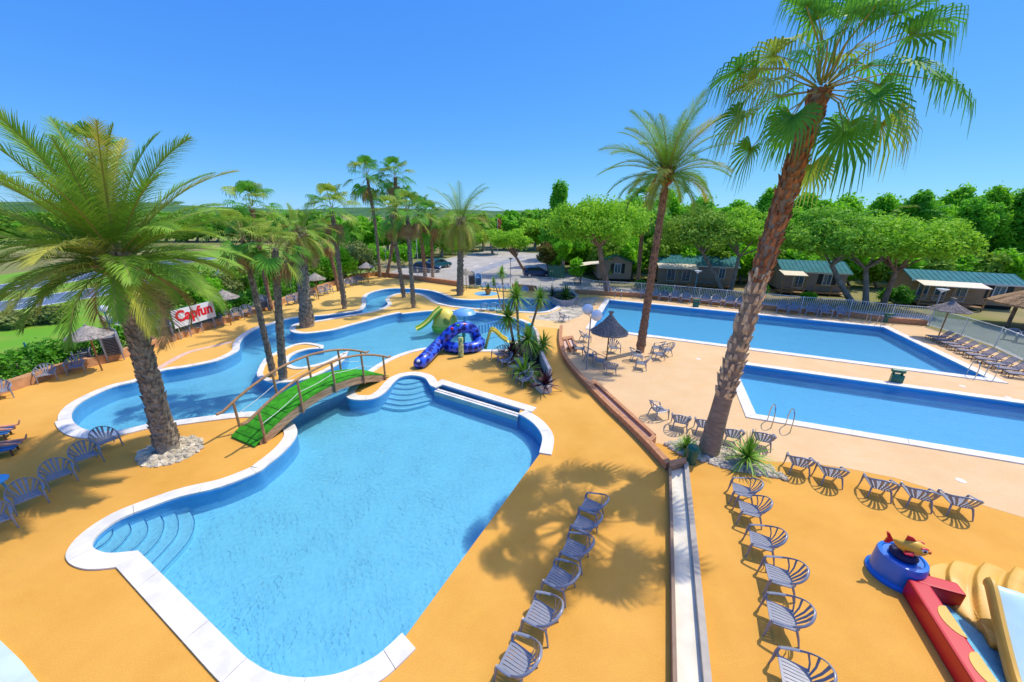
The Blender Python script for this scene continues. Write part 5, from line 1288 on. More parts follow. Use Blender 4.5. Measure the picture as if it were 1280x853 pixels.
# ================================================================ BUNGALOWS
WALLG = mat('grey_brown_cladding', (.36, .29, .24), .8, .12, 3, bump=.5, bscale=9, stretch=(.2, .2, 6)); WALLO = mat('cedar_cladding', (.36, .17, .07), .8, .15, 3, bump=.5, bscale=9, stretch=(.2, .2, 6)); WALLB = mat('brown_cladding', (.42, .27, .15), .8, .12, 3, bump=.5, bscale=9, stretch=(.2, .2, 6))
ROOFT = mat('teal_metal_roof', (.045, .20, .215), .8, .12, 1.5, spec=.1); ROOFG = mat('green_roof', (.015, .15, .11), .6, .15, 2); ROOFB = mat('blue_roof', (.10, .27, .50), .5, .1, 2)
WGLASS = mat('window_glass', (.06, .14, .20), .08, spec=.8); SHUT = mat('dark_shutter', (.02, .03, .035), .5); TRIM = mat('white_trim', (.78, .76, .70), .5); WOOD = mat('deck_wood', (.42, .24, .11), .75, .25, 4); CANV = mat('canopy_cream', (.78, .68, .52), .7, .06, 2); DARKIN = mat('dark_interior', (.03, .025, .02), .9)
def bungalow(px, py, ang, Lx, Dy, wall_h, roof_h, wallm, roofm, label, windows=(), gable_x=True, canopy=None, shutters=True, rail=False, floor=.35):
    """front face centre stands at pixel; local x along the front, y to the back"""
    x, y = G(px, py); r = empty('bungalow', (x, y, 0), R(ang), label, 'bungalow', 'holiday bungalows'); b = MB()
    b.box((0, Dy / 2, floor + wall_h / 2), (Lx, Dy, wall_h)); e = floor + wall_h
    if gable_x: b.add([(-Lx / 2, 0, e), (-Lx / 2, Dy, e), (-Lx / 2, Dy / 2, e + roof_h), (Lx / 2, 0, e), (Lx / 2, Dy, e), (Lx / 2, Dy / 2, e + roof_h)], [(0, 1, 2), (3, 5, 4)])
    else: b.add([(-Lx / 2, 0, e), (Lx / 2, 0, e), (0, 0, e + roof_h), (-Lx / 2, Dy, e), (Lx / 2, Dy, e), (0, Dy, e + roof_h)], [(0, 2, 1), (3, 4, 5)])
    b.build('wall', wallm, r)
    MB().box((0, Dy / 2, floor / 2), (Lx - .2, Dy - .2, floor)).build('skirting', DARKIN, r)
    rf = MB(); o = .28; th = .07
    def slab(a, b_, c, d): 
        n = (Vector(b_) - Vector(a)).cross(Vector(d) - Vector(a)).normalized(); n = n if n.z > 0 else -n
        q_ = [Vector(p) + n * .02 for p in (a, b_, c, d)]; t_ = [p + n * th for p in q_]; rf.add(q_ + t_, [(0, 3, 2, 1), (4, 5, 6, 7), (0, 1, 5, 4), (1, 2, 6, 5), (2, 3, 7, 6), (3, 0, 4, 7)])
        return n
    k = o * roof_h / ((Dy if gable_x else Lx) / 2)
    if gable_x:
        slab((-Lx / 2 - o, -o, e - k), (Lx / 2 + o, -o, e - k), (Lx / 2 + o, Dy / 2, e + roof_h), (-Lx / 2 - o, Dy / 2, e + roof_h)); slab((-Lx / 2 - o, Dy + o, e - k), (Lx / 2 + o, Dy + o, e - k), (Lx / 2 + o, Dy / 2 + .01, e + roof_h), (-Lx / 2 - o, Dy / 2 + .01, e + roof_h))
        nr = int(Lx / .42)
        for i in range(nr + 1):
            xx = -Lx / 2 - o + .06 + (Lx + 2 * o - .12) * i / nr; rf.sweep([Vector((xx, -o + .02, e - k + .10)), Vector((xx, Dy / 2 - .03, e + roof_h + .09))], .028, .03, 4)
    else:
        slab((-Lx / 2 - o, -o, e - k), (0, -o, e + roof_h), (0, Dy + o, e + roof_h), (-Lx / 2 - o, Dy + o, e - k)); slab((Lx / 2 + o, -o, e - k), (.01, -o, e + roof_h), (.01, Dy + o, e + roof_h), (Lx / 2 + o, Dy + o, e - k))
    rf.build('roof', roofm, r, fix=False)
    fa = MB()
    if gable_x: fa.box((0, -o - .02, e - k + .0), (Lx + 2 * o, .05, .16))
    else:
        fa.sweep([Vector((-Lx / 2 - o, -o - .02, e - k)), Vector((0, -o - .02, e + roof_h)), Vector((Lx / 2 + o, -o - .02, e - k))], .03, .09, 4)
    fa.build('fascia', TRIM if gable_x else roofm, r)
    for (wx, wz, ww, wh, sh) in windows:
        f = MB(); t = .07
        for dx, dz, sx, sz in ((0, wh / 2 + t / 2, ww + 2 * t, t), (0, -wh / 2 - t / 2, ww + 2 * t, t), (-ww / 2 - t / 2, 0, t, wh), (ww / 2 + t / 2, 0, t, wh), (0, 0, .04, wh)): f.box((wx + dx, -.03, wz + dz), (sx, .07, sz))
        fr = f.build('window', TRIM, r); MB().box((wx, -.012, wz), (ww, .02, wh)).build('pane', WGLASS, fr)
        if sh:
            for s_ in (-1, 1): MB().box((wx + s_ * (ww / 2 + t + .26), -.025, wz), (.46, .05, wh + .12), ).build('shutter', SHUT, r, bevel=.008)
    if canopy:
        cx, cw_, cd, ch = canopy
        cm = MB(); cm.add([(cx - cw_ / 2, -cd, ch), (cx + cw_ / 2, -cd, ch), (cx + cw_ / 2, -.05, ch + .35), (cx - cw_ / 2, -.05, ch + .35), (cx - cw_ / 2, -cd, ch + .07), (cx + cw_ / 2, -cd, ch + .07), (cx + cw_ / 2, -.05, ch + .42), (cx - cw_ / 2, -.05, ch + .42)], [(0, 3, 2, 1), (4, 5, 6, 7), (0, 1, 5, 4), (1, 2, 6, 5), (2, 3, 7, 6), (3, 0, 4, 7)]); cm.build('canopy', CANV, r)
        for sx in (-1, 0, 1): MB().box((cx + sx * (cw_ / 2 - .1), -cd + .1, ch / 2), (.11, .11, ch)).build('canopy_post', WOOD, r)
        d = MB(); d.box((cx, -cd / 2, floor - .05), (cw_, cd - .06, .1)); d.build('deck', WOOD, r)
        rl = MB()
        for z in (floor + .35, floor + .62, floor + .9): rl.box((cx, -cd + .04, z), (cw_, .03, .10))
        rl.build('deck_rail', WOOD, r)
    if rail:
        m_ = MB(); m_.box((Lx * .22, -1.2, floor + .85), (Lx * .5, .05, .09)); 
        for kx in (-.02, .22, .46): m_.box((Lx * kx, -1.2, (floor + .8) / 2), (.08, .08, floor + .8))
        m_.build('deck_rail', WOOD, r); MB().box((Lx * .22, -.62, floor - .06), (Lx * .5, 1.2, .1)).build('deck', WOOD, r)
    return r
bungalow(767, 352, -5, 4.4, 8, 2.3, .85, WALLG, ROOFG, 'grey bungalow with green gable roof and one shuttered window behind the umbrella pine', [(.35, 1.75, .75, 1.15, True)], gable_x=False)
bungalow(868, 358, -14, 9.0, 4.2, 2.35, .9, WALLG, ROOFT, 'long grey bungalow with teal metal roof behind the far pool chairs', [(2.9, 1.75, .6, 1.2, False), (-1.2, 1.5, .9, 1.8, False), (-3.0, 1.5, .9, 1.8, False)], canopy=(-2.6, 4.6, 2.2, 2.35), rail=True)
bungalow(1012, 367, -14, 6.6, 4.0, 2.25, .95, WALLG, ROOFT, 'grey bungalow with teal roof and black shutters right of the giant palm trunk', [(1.35, 1.7, .75, 1.15, True), (-1.5, 1.5, 1.0, 1.7, False)], canopy=(-2.6, 2.4, 1.8, 2.2), rail=True)
bungalow(1196, 383, -22, 8.2, 4.2, 2.2, .7, WALLB, ROOFT, 'brown bungalow with cream canopy and teal roof at the right behind the railing', [(2.6, 1.65, .75, 1.2, True), (-.2, 1.4, .9, 1.7, False), (-1.7, 1.4, .8, 1.7, False), (-3.1, 1.4, .8, 1.7, False)], canopy=(-1.6, 5.0, 2.0, 2.15))
bungalow(722, 331, 3, 5.4, 4.0, 2.5, .5, WALLO, ROOFB, 'orange-brown bungalow with pale blue roof beyond the small trees', [(-.6, 1.7, 1.2, 1.2, False), (1.6, 1.9, .6, .5, False)])
bungalow(862, 344, -12, 8.0, 4.0, 2.9, .9, WALLB, ROOFT, 'half hidden bungalow whose teal roof shows behind the long grey one', [(0, 1.6, .8, 1.0, False)])
bungalow(1010, 351, -12, 6.0, 4.0, 2.9, .9, WALLB, ROOFT, 'half hidden bungalow whose teal roof shows above the shuttered grey one', [(0, 1.6, .8, 1.0, False)])
bungalow(1275, 366, -24, 7.0, 4.0, 2.3, .7, WALLB, ROOFT, 'brown bungalow cut by the right photo edge under the low pine', [(-2, 1.6, .8, 1.0, False)])
# cream awning left of the gabled bungalow
x, y = G(736, 354); r = empty('awning', (x, y, 0), R(-5), 'cream curved awning on posts left of the grey gabled bungalow', 'awning')
aw = MB(); aw.sweep([Vector((-2.4, 0, 2.0)), Vector((-1.7, 0, 2.35)), Vector((0, 0, 2.62)), Vector((1.6, 0, 2.75))], .05, 1.5, 8, ref=(0, 1, 0)); aw.build('canopy', CANV, r)
for sx, hh_ in ((-1.9, 2.2), (1.3, 2.65)): MB().box((sx, -.8, hh_ / 2), (.09, .09, hh_)).build('post', WOOD, r)
# green gate panel and thatched hut
x, y = G(695, 349); MBx = empty('gate', (x, y, 0), R(-10), 'dark green slatted gate panel beside the straight bare trunk', 'gate')
m_ = MB()
for k in range(9): m_.box((-.9 + k * .225, 0, .95), (.2, .03, 1.7))
m_.build('board_panel', DGREEN, MBx)
for sx in (-1.05, 1.05): MB().box((sx, 0, 1.0), (.1, .1, 2.0)).build('post', DGREEN, MBx)
x, y = G(1300, 412); r = empty('thatched_hut', (x, y, 0), 0, 'round thatched shelter on a stout post cut by the right photo edge', 'hut')
q = random.Random(4); ph = [q.uniform(.95, 1.05) for _ in range(60)]
MB().lathe([(.05, 3.95), (1.1, 3.3), (2.3, 2.62), (3.3, 2.05), (3.25, 1.9), (2.2, 2.4), (.1, 3.5)], 60, wob=lambda i, j: ph[j] if i > 1 else 1, cap=False).build('thatch_roof', mat('brown_thatch', (.40, .25, .13), .95, .45, 7, bump=.8, bscale=26), r, smooth=True)
sf = MB()
for j in range(900):
    a = q.uniform(0, 6.283); f0 = q.uniform(.15, .8); f1 = min(1.05, f0 + q.uniform(.15, .3)); pt = lambda f: Vector((math.cos(a) * 3.3 * f, math.sin(a) * 3.3 * f, 3.98 - 1.93 * f)); w_ = Vector((-math.sin(a), math.cos(a), 0)) * .03
    A, B = pt(f0), pt(f1); sf.add([A - w_, A + w_, B + w_ * .3, B - w_ * .3], [(0, 1, 2, 3)])
sf.build('straw', mat('brown_thatch', (0, 0, 0)), r, fix=False)
hutp = G(1232, 428); lx, ly = hutp[0] - x, hutp[1] - y
MB().sweep([Vector((-1.9, -.5, 0)), Vector((-1.7, -.4, 1.3)), Vector((-1.1, -.1, 2.5))], [.24, .19, .15], None, 12, ref=(0, 1, 0)).build('post', BARK, r, smooth=True)
for a in (40, 160, 280): MB().sweep([Vector((2.0 * math.cos(R(a)), 2.0 * math.sin(R(a)), 0)), Vector((2.0 * math.cos(R(a)), 2.0 * math.sin(R(a)), 2.5))], .13, .13, 10).build('post', BARK, r, smooth=True)

# ================================================================ CARS
TYRE = mat('tyre_rubber', (.015, .015, .016), .8); RIM = mat('wheel_rim', (.45, .45, .46), .35, metal=.8); CGL = mat('car_glass', (.012, .02, .03), .06, spec=.9); HL = mat('headlight_glass', (.75, .77, .78), .1, spec=.8); TL = mat('tail_light', (.5, .01, .01), .2, spec=.7)
def car(px, py, ang, col, label, L=4.0):
    x, y = G(px, py); r = empty('parked_car', (x, y, 0), R(ang), label, 'car', 'parked cars'); pm = mat('car_paint_%d' % int(col[2] * 1000), col, .25, spec=.6)
    low = [(-2.0, .32), (-2.03, .6), (-1.95, .86), (-1.0, .95), (1.0, .95), (1.75, .82), (2.0, .66), (2.02, .36), (1.75, .24), (-1.75, .24)]
    def prof(pts, w0, w1, zf):
        vs = []; n = len(pts)
        for sy in (-1, 1):
            for (a, b) in pts: vs.append((a, sy * (w0 if b < zf else w1), b))
        fs = [tuple(range(n))[::-1], tuple(range(n, 2 * n))] + [(i, (i + 1) % n, n + (i + 1) % n, n + i) for i in range(n)]
        return MB().add(vs, fs)
    prof(low, .86, .82, .8).build('body', pm, r, smooth=True, bevel=.06)
    top = [(-1.92, .93), (-1.62, 1.36), (-1.2, 1.47), (.1, 1.46), (.55, 1.3), (1.1, .94)]; vs = []; n = len(top)
    for sy in (-1, 1):
        for (a, b) in top: vs.append((a, sy * (.80 - (b - .93) * .28), b))
    MB().add(vs, [tuple(range(n))[::-1], tuple(range(n, 2 * n))] + [(i, i + 1, n + i + 1, n + i) for i in range(n - 1)]).build('cabin', pm, r, smooth=True, bevel=.03)
    for sy in (-1, 1):
        yv = lambda b: sy * (.815 - (b - .93) * .28)
        for q_ in ([(-1.55, 1.0), (-1.35, 1.33), (-.62, 1.38), (-.62, 1.0)], [(-.54, 1.0), (-.54, 1.38), (.08, 1.37), (.42, 1.25), (.78, 1.0)]):
            MB().add([(a, yv(b), b) for a, b in q_] + [(a, yv(b) - sy * .03, b) for a, b in q_], [tuple(range(len(q_)))] + [tuple(range(len(q_), 2 * len(q_)))[::-1]] + [(i, (i + 1) % len(q_), len(q_) + (i + 1) % len(q_), len(q_) + i) for i in range(len(q_))]).build('side_window', CGL, r)
        for ax in (-1.25, 1.25):
            wmb = MB(); wmb.lathe([(.2, -.1), (.30, -.1), (.315, -.06), (.315, .06), (.30, .1), (.2, .1)], 20); t_ = wmb.build('wheel', TYRE, r, smooth=True); t_.location = (ax, sy * .78, .315); t_.rotation_euler = (math.pi / 2, 0, 0)
            h = MB().lathe([(.2, -.104), (.2, .104), (.08, .112), (.01, .112)], 12).build('rim', RIM, t_, smooth=True)
        MB().ball((1.9, sy * .62, .68), (.13, .18, .09), 10, 8).build('headlight', HL, r, smooth=True); MB().box((-1.985, sy * .66, .82), (.06, .2, .22)).build('tail_light', TL, r, bevel=.02)
        MB().ball((.75, sy * .93, .98), (.07, .11, .07), 8, 6).build('wing_mirror', pm, r, smooth=True)
    MB().add([(.62, -.66, 1.28), (.62, .66, 1.28), (1.12, .74, .97), (1.12, -.74, .97), (.64, -.66, 1.25), (.64, .66, 1.25), (1.08, .74, .95), (1.08, -.74, .95)], [(0, 1, 2, 3), (7, 6, 5, 4), (0, 4, 5, 1), (3, 2, 6, 7), (0, 3, 7, 4), (1, 5, 6, 2)]).build('windscreen', CGL, r)
    MB().add([(-1.66, -.62, 1.33), (-1.66, .62, 1.33), (-1.90, .7, 1.02), (-1.90, -.7, 1.02), (-1.62, -.62, 1.33), (-1.62, .62, 1.33), (-1.85, .7, 1.02), (-1.85, -.7, 1.02)], [(0, 3, 2, 1), (4, 5, 6, 7), (0, 1, 5, 4), (2, 3, 7, 6), (0, 4, 7, 3), (1, 2, 6, 5)]).build('rear_window', CGL, r)
    s = L / 4.05; r.scale = (s, s, s); return r
car(671, 346, 8, (.012, .03, .085), 'dark navy hatchback parked behind the bent umbrella pine trunk')
car(549, 335, 55, (.012, .09, .12), 'teal hatchback parked behind the far palm trunks, seen from its rear', 4.2)
car(534, 340, 5, (.02, .04, .10), 'dark blue car with its bonnet showing between the far palm trunks', 4.2)
# ================================================================ FOOTBRIDGE
CARPET = mat('green_carpet', (.045, .34, .012), .95, .3, 5, bump=.7, bscale=70); RAILWD = mat('bridge_rail_wood', (.40, .22, .11), .6, .25, 6); OLDWD = mat('weathered_boards', (.52, .36, .22), .85, col2=(.30, .17, .08), scale=5, bump=.3, bscale=20, stretch=(.4, .4, 4)); ROPE = mat('white_rope', (.75, .74, .70), .8)
nl, fl_, nr_, fr_ = [Vector(G(*p)) for p in [(316.7, 562), (291.6, 546), (486.5, 473), (461, 464.5)]]
bA, bB = (nl + fl_) / 2, (nr_ + fr_) / 2; bu = (bB - bA); bL = bu.length; bang = math.atan2(bu.y, bu.x); bw = ((nl - fl_).length + (nr_ - fr_).length) / 2 * .5 * .92
br = empty('footbridge', (bA.x, bA.y, 0), bang, 'arched wooden footbridge with green carpet over the pool channel', 'footbridge')
RISE = 1.0
az_ = lambda s: .06 + RISE * (1 - (2 * s - 1) ** 2) ** .95
def arc(y, dz, s0=0, s1=1, n=28): return [Vector((bL * (s0 + (s1 - s0) * i / n), y, az_(min(1, max(0, s0 + (s1 - s0) * i / n))) + dz)) for i in range(n + 1)]
def ribbon(y0, y1, z0, z1, s0=0, s1=1, n=28):
    mb = MB(); vs = []
    for i in range(n + 1):
        s = s0 + (s1 - s0) * i / n; x = bL * s; z = az_(s); vs += [(x, y0, z + z0), (x, y1, z + z0), (x, y1, z + z1), (x, y0, z + z1)]
    fs = [(i * 4 + j, i * 4 + (j + 1) % 4, (i + 1) * 4 + (j + 1) % 4, (i + 1) * 4 + j) for i in range(n) for j in range(4)] + [(3, 2, 1, 0), tuple(n * 4 + j for j in range(4))]
    return mb.add(vs, fs)
ribbon(-bw, bw, -.02, .03).build('carpet', CARPET, br, smooth=True)
mb = MB()
for k in range(5):
    s = .025 + k * .045; mb.box((bL * s, 0, az_(s) + .034), (.02, bw * 2 - .02, .012), M=Matrix.Rotation(-math.atan2(az_(s + .02) - az_(s), bL * .02), 3, 'Y'))
mb.build('carpet_seam', mat('dark_seam', (.02, .12, .01), .9), br)
for sy in (-1, 1):
    f = MB()
    for (zz, zw) in ((-.20, .17), (-.40, .19)):
        r_ = ribbon(sy * (bw - .05), sy * (bw + .0), zz, zz + zw, .03, .97); f.add(r_.v, r_.f)
    f.build('side_boards', OLDWD, br)
    MB().sweep(arc(sy * (bw + .05), 1.12, -.035, 1.03, 36), .055, .055, 8).build('handrail', RAILWD, br, smooth=True)
    for k, s in enumerate((.055, .29, .525, .76, .955)):
        x = bL * s; zt = az_(s); MB().sweep([Vector((x, sy * (bw + .05), zt - .42 if .1 < s < .9 else 0)), Vector((x, sy * (bw + .05), zt + 1.1))], .05, .05, 8).build('rail_post', RAILWD, br, smooth=True)
    rp = []
    for a, b in ((.055, .29), (.29, .525), (.525, .76), (.76, .955)):
        for i in range(8):
            t = i / 8; s = a + (b - a) * t; rp.append(Vector((bL * s, sy * (bw + .05), az_(s) + .55 - .10 * math.sin(math.pi * t))))
    MB().sweep(rp, .012, .012, 6).build('rope', ROPE, br, smooth=True)

# ================================================================ WATER TOYS IN THE LAGOON
def spotted_blue():
    m = mat('snake_blue', (.025, .06, .62), .3, spec=.6); nt = m.node_tree; N = nt.nodes; L = nt.links
    tc = N.new('ShaderNodeTexCoord'); v = N.new('ShaderNodeTexVoronoi'); v.inputs['Scale'].default_value = 2.7; v.inputs['Randomness'].default_value = .35; L.new(tc.outputs['Object'], v.inputs['Vector'])
    r = N.new('ShaderNodeValToRGB'); r.color_ramp.elements[0].position = .46; r.color_ramp.elements[1].position = .51; r.color_ramp.elements[0].color = (.008, .012, .20, 1); r.color_ramp.elements[1].color = (.04, .13, .85, 1)
    L.new(v.outputs['Distance'], r.inputs[0]); L.new(r.outputs[0], N['Principled BSDF'].inputs['Base Color']); return m
SNK = spotted_blue(); YEL = mat('yellow_fibreglass', (.92, .74, .12), .4, .06, 3, spec=.5); YGR = mat('lime_rim', (.30, .62, .06), .4, spec=.5); LIMES = mat('spotted_post', (.10, .30, .10), .5, col2=(.62, .60, .25), scale=9, ramp=(.5, .54)); RDP = mat('red_plastic', (.58, .006, .02), .35, spec=.5); GRP = mat('green_plastic', (.02, .30, .12), .35, spec=.5); WHP = mat('white_plastic', (.78, .80, .82), .4); LBP = mat('pale_blue_plastic', (.16, .42, .75), .35, spec=.5)
sx, sy_ = G(572, 443); sn = empty('snake_slide', (sx, sy_, 0), 0, 'dark blue spotted snake shaped slide at the edge of the lagoon', 'slide'); O = Vector((sx, sy_, 0))
def at(px, py, dy): X, z = HT(px, py, sy_ + dy); return Vector((X - sx, dy, z))
p0 = Vector(G3(527, 452, .3)) - O
keys = [p0 + Vector((-.2, -.02, -.18)), p0 + Vector((.12, .02, .1)), at(549, 430, .35), at(562, 417, .5), at(573, 410, .7), at(583, 409.5, 1.0), at(591, 413, 1.6), at(596, 424, 2.0), at(600, 434, 1.5)]
def cr3(keys, sub=6):
    o = []; n = len(keys)
    for i in range(n - 1):
        a, b, c, d = keys[max(0, i - 1)], keys[i], keys[i + 1], keys[min(n - 1, i + 2)]
        for k in range(sub):
            t = k / sub; o.append(.5 * (2 * b + (c - a) * t + (2 * a - 5 * b + 4 * c - d) * t * t + (3 * b - a - 3 * c + d) * t ** 3))
    o.append(keys[-1]); return o
pth = cr3(keys); n = len(pth)
MB().sweep(pth, [min(.38, .10 + .30 * min(1, (i + .6) / 3)) for i in range(n)], None, 20, ref=(0, 1, 0)).build('slide_tube', SNK, sn, smooth=True)
coil = cr3([at(600, 434, 1.5), at(599, 437, .9), at(592, 440, .45), at(582, 441, .25), at(571, 440, .25), at(561, 436, .5), at(556, 431, .9)])
coil = [Vector((p.x, p.y, max(.34, min(p.z, .42)))) for p in coil]
MB().sweep(coil, [.36 * min(1, (len(coil) - i + 2) / 8) for i in range(len(coil))], None, 18).build('coil_tube', SNK, sn, smooth=True)
MB().lathe([(.17, 0), (.17, 1.25), (.15, 1.28), (.01, 1.28)], 18, tuple(at(576.5, 451, -.35) * Vector((1, 1, 0)).length if False else (at(576.5, 440, -.35).x, -.45, 0))).build('spotted_post', LIMES, sn, smooth=True)
MB().sweep([Vector((at(580, 440, .7).x, .7, 0)), Vector((at(580, 440, .7).x, .7, 1.75))], .09, .09, 12).build('support_pole', GRP, sn, smooth=True)
q = random.Random(3)
for (i, mm, a) in ((2, RDP, 2.4), (3, WHP, 2.0), (15, GRP, 2.2), (20, RDP, 1.9), (24, GRP, 2.6), (29, RDP, 2.1), (31, WHP, 1.7), (33, GRP, 2.5)):
    p = pth[i]; MB().ball(p + Vector((0, -.27, .24)), (.12, .10, .10), 10, 8).build('spot', mm, sn, smooth=True)
# mushroom fountain
c = G(581, 409.5); r = empty('water_mushroom', (*c, 0), 0, 'blue mushroom fountain with white dots standing in the lagoon', 'fountain')
MB().sweep([Vector((0, 0, DEP)), Vector((0, 0, 1.25))], .09, .09, 12).build('pole', LBP, r, smooth=True)
MB().lathe([(.02, 1.55), (.4, 1.50), (.75, 1.36), (.92, 1.16), (.88, 1.14), (.6, 1.26), (.05, 1.32)], 32).build('cap', LBP, r, smooth=True)
for k in range(14):
    a = k * 2.4; rr = .28 + .5 * ((k * 7) % 5) / 5; z = 1.55 - .40 * (rr / .92) ** 2 - .012; MB().ball((rr * math.cos(a), rr * math.sin(a), z), (.075, .075, .03), 10, 6).build('dot', WHP, r, smooth=True)
# yellow hump slide
c = G(555, 407.5); r = empty('hump_slide', (*c, 0), 0, 'large yellow hump shaped slide with lime edge in the lagoon', 'slide')
b = MB(); b.lathe([(1.0, -.4), (.98, .1), (.86, .62), (.62, 1.08), (.34, 1.34), (.02, 1.42)], 26, (.1, .1, 0), wob=lambda i, j: 1 + .06 * math.cos(j * 2 * math.pi / 26 * 2)); b.build('hump', YEL, r, smooth=True)
tp = cr3([Vector((-.15, -.05, 1.42)), Vector((-.55, -.25, 1.12)), Vector((-1.05, -.5, .55)), Vector((-1.6, -.75, .12)), Vector((-2.0, -.92, -.05))])
MB().sweep(tp, .40, .06, 10).build('slide_chute', YEL, r, smooth=True)
for s_ in (-1, 1): MB().sweep([p + Vector((-.16 * s_, .36 * s_, .08)) for p in tp], .06, .09, 8).build('chute_rim', YGR, r, smooth=True)
MB().lathe([(1.05, -.35), (1.10, -.02), (1.0, .10), (.95, .02)], 26, (.1, .1, 0), cap=False).build('base_rim', YGR, r, smooth=True)
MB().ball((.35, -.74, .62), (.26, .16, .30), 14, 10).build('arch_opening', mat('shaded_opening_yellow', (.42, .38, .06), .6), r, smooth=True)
# small yellow slide
c = G(612, 432); r = empty('small_slide', (*c, 0), 0, 'small yellow slide with short ladder at the lagoon rim', 'slide')
MB().sweep(cr3([Vector((.05, .1, 1.0)), Vector((.35, .12, .95)), Vector((.75, .15, .55)), Vector((1.15, .2, .28)), Vector((1.6, .25, .18))]), .27, .035, 10).build('slide_chute', YEL, r, smooth=True)
for s_ in (-1, 1):
    MB().sweep(cr3([Vector((-.28, .1 + s_ * .27, -.2)), Vector((-.08, .1 + s_ * .27, .6)), Vector((.1, .1 + s_ * .27, 1.12)), Vector((.4, .12 + s_ * .27, 1.03)), Vector((.8, .15 + s_ * .27, .62)), Vector((1.2, .2 + s_ * .27, .34))]), .05, .09, 8).build('side_rim', YEL, r, smooth=True)
for k in range(4): MB().box((-.2 + k * .07, .1, .12 + k * .25), (.06, .5, .05)).build('rung', YEL, r)
# hanging foam bars
a, b = Vector(G(594, 417)), Vector(G(630, 409)); d = b - a; r = empty('foam_bar_line', (a.x, a.y, 0), math.atan2(d.y, d.x), 'row of blue hanging foam bars on a line across the lagoon', 'float line')
MB().sweep([Vector((0, 0, .62)), Vector((d.length, 0, .62))], .02, .02, 6).build('line', LBP, r)
for k in range(10): MB().box((.1 + k * (d.length - .2) / 9, 0, .22), (.17, .07, .72)).build('foam_bar', LBP, r, bevel=.02)
for k in (0, 1): MB().sweep([Vector((k * d.length, 0, DEP)), Vector((k * d.length, 0, .7))], .04, .04, 8).build('pole', LBP, r)
c = G(662, 432); r = empty('teal_water_column', (*c, 0), 0, 'teal striped column behind the yucca trunks', 'column')
MB().lathe([(.24, 0), (.24, 1.5), (.2, 1.56), (.01, 1.56)], 16).build('body', mat('teal_column', (.03, .48, .55), .4, spec=.5), r, smooth=True)
for k in range(3): MB().lathe([(.245, .25 + k * .45), (.25, .27 + k * .45), (.25, .4 + k * .45), (.245, .42 + k * .45)], 16, cap=False).build('stripe', LBP, r, smooth=True)

# ================================================================ TODDLER WATER PLAY SET (right foreground)
BLP = mat('blue_plastic', (.015, .17, .60), .3, .06, 3, spec=.5); TAN = mat('tan_fibreglass', (.74, .42, .065), .45, .08, 2.5, spec=.4); CHB = mat('chute_blue', (.50, .74, .82), .3, .05, 3); DBL = mat('dark_blue_rubber', (.01, .015, .07), .5); FYEL = mat('fish_yellow', (.80, .44, .04), .35, .12, 5, spec=.5); BLK = mat('black_paint', (.01, .01, .012), .4)
HW = .46
c = G(1117, 719); r = empty('play_drum', (*c, 0), 0, 'round blue plastic drum holding the fish at the corner of the play pool', 'play drum')
MB().lathe([(.56, .0), (.56, .06), (.49, .11), (.475, .60), (.46, .65), (.39, .67), (.37, .64), (.01, .63)], 40).build('body', BLP, r, smooth=True)
MB().lathe([(.20, .63), (.26, .67), (.27, .73), (.23, .80), (.16, .82), (.01, .81)], 28).build('ring', DBL, r, smooth=True)
# fish
ta, mo = Vector(G3(1113, 679, .95)), Vector(G3(1157, 700, .78)); fc = (ta + mo) / 2; dv = mo - ta; fang = math.atan2(dv.y, dv.x); Lf = dv.length
fs = empty('toy_fish', (fc.x, fc.y, 1.02), fang, 'yellow toy fish with red fins sitting on the blue drum', 'toy fish')
prof = [(-.50, .02), (-.42, .07), (-.30, .13), (-.12, .20), (.06, .23), (.22, .215), (.36, .15), (.44, .085), (.47, .04)]
vs = []; fsx = []; nn = 20
for (x, rr) in prof:
    for j in range(nn):
        a = 2 * math.pi * j / nn; vs.append((x * Lf, rr * 1.0 * Lf * math.cos(a), rr * 1.22 * Lf * math.sin(a) + (.06 * Lf if x < -.3 else 0)))
for i in range(len(prof) - 1):
    for j in range(nn): fsx.append((i * nn + j, i * nn + (j + 1) % nn, (i + 1) * nn + (j + 1) % nn, (i + 1) * nn + j))
fsx += [tuple(range(nn))[::-1], tuple(range((len(prof) - 1) * nn, len(prof) * nn))]
MB().add(vs, fsx).build('body', FYEL, fs, smooth=True)
def fin(name, pts, th, plane='xz', off=0, m=None):
    n = len(pts); v = []
    for s_ in (-1, 1):
        for a, b in pts: v.append((a * Lf, s_ * th + off, b * Lf) if plane == 'xz' else (a * Lf, b * Lf, s_ * th + off))
    return MB().add(v, [tuple(range(n))[::-1], tuple(range(n, 2 * n))] + [(i, (i + 1) % n, n + (i + 1) % n, n + i) for i in range(n)]).build(name, m or RDP, fs, bevel=.012)
fin('tail_fin', [(-.44, .05), (-.60, .30), (-.70, .34), (-.62, .10), (-.66, -.12), (-.56, -.10)], .028)
fin('dorsal_fin', [(-.18, .20), (-.16, .42), (.0, .38), (.12, .25)], .022)
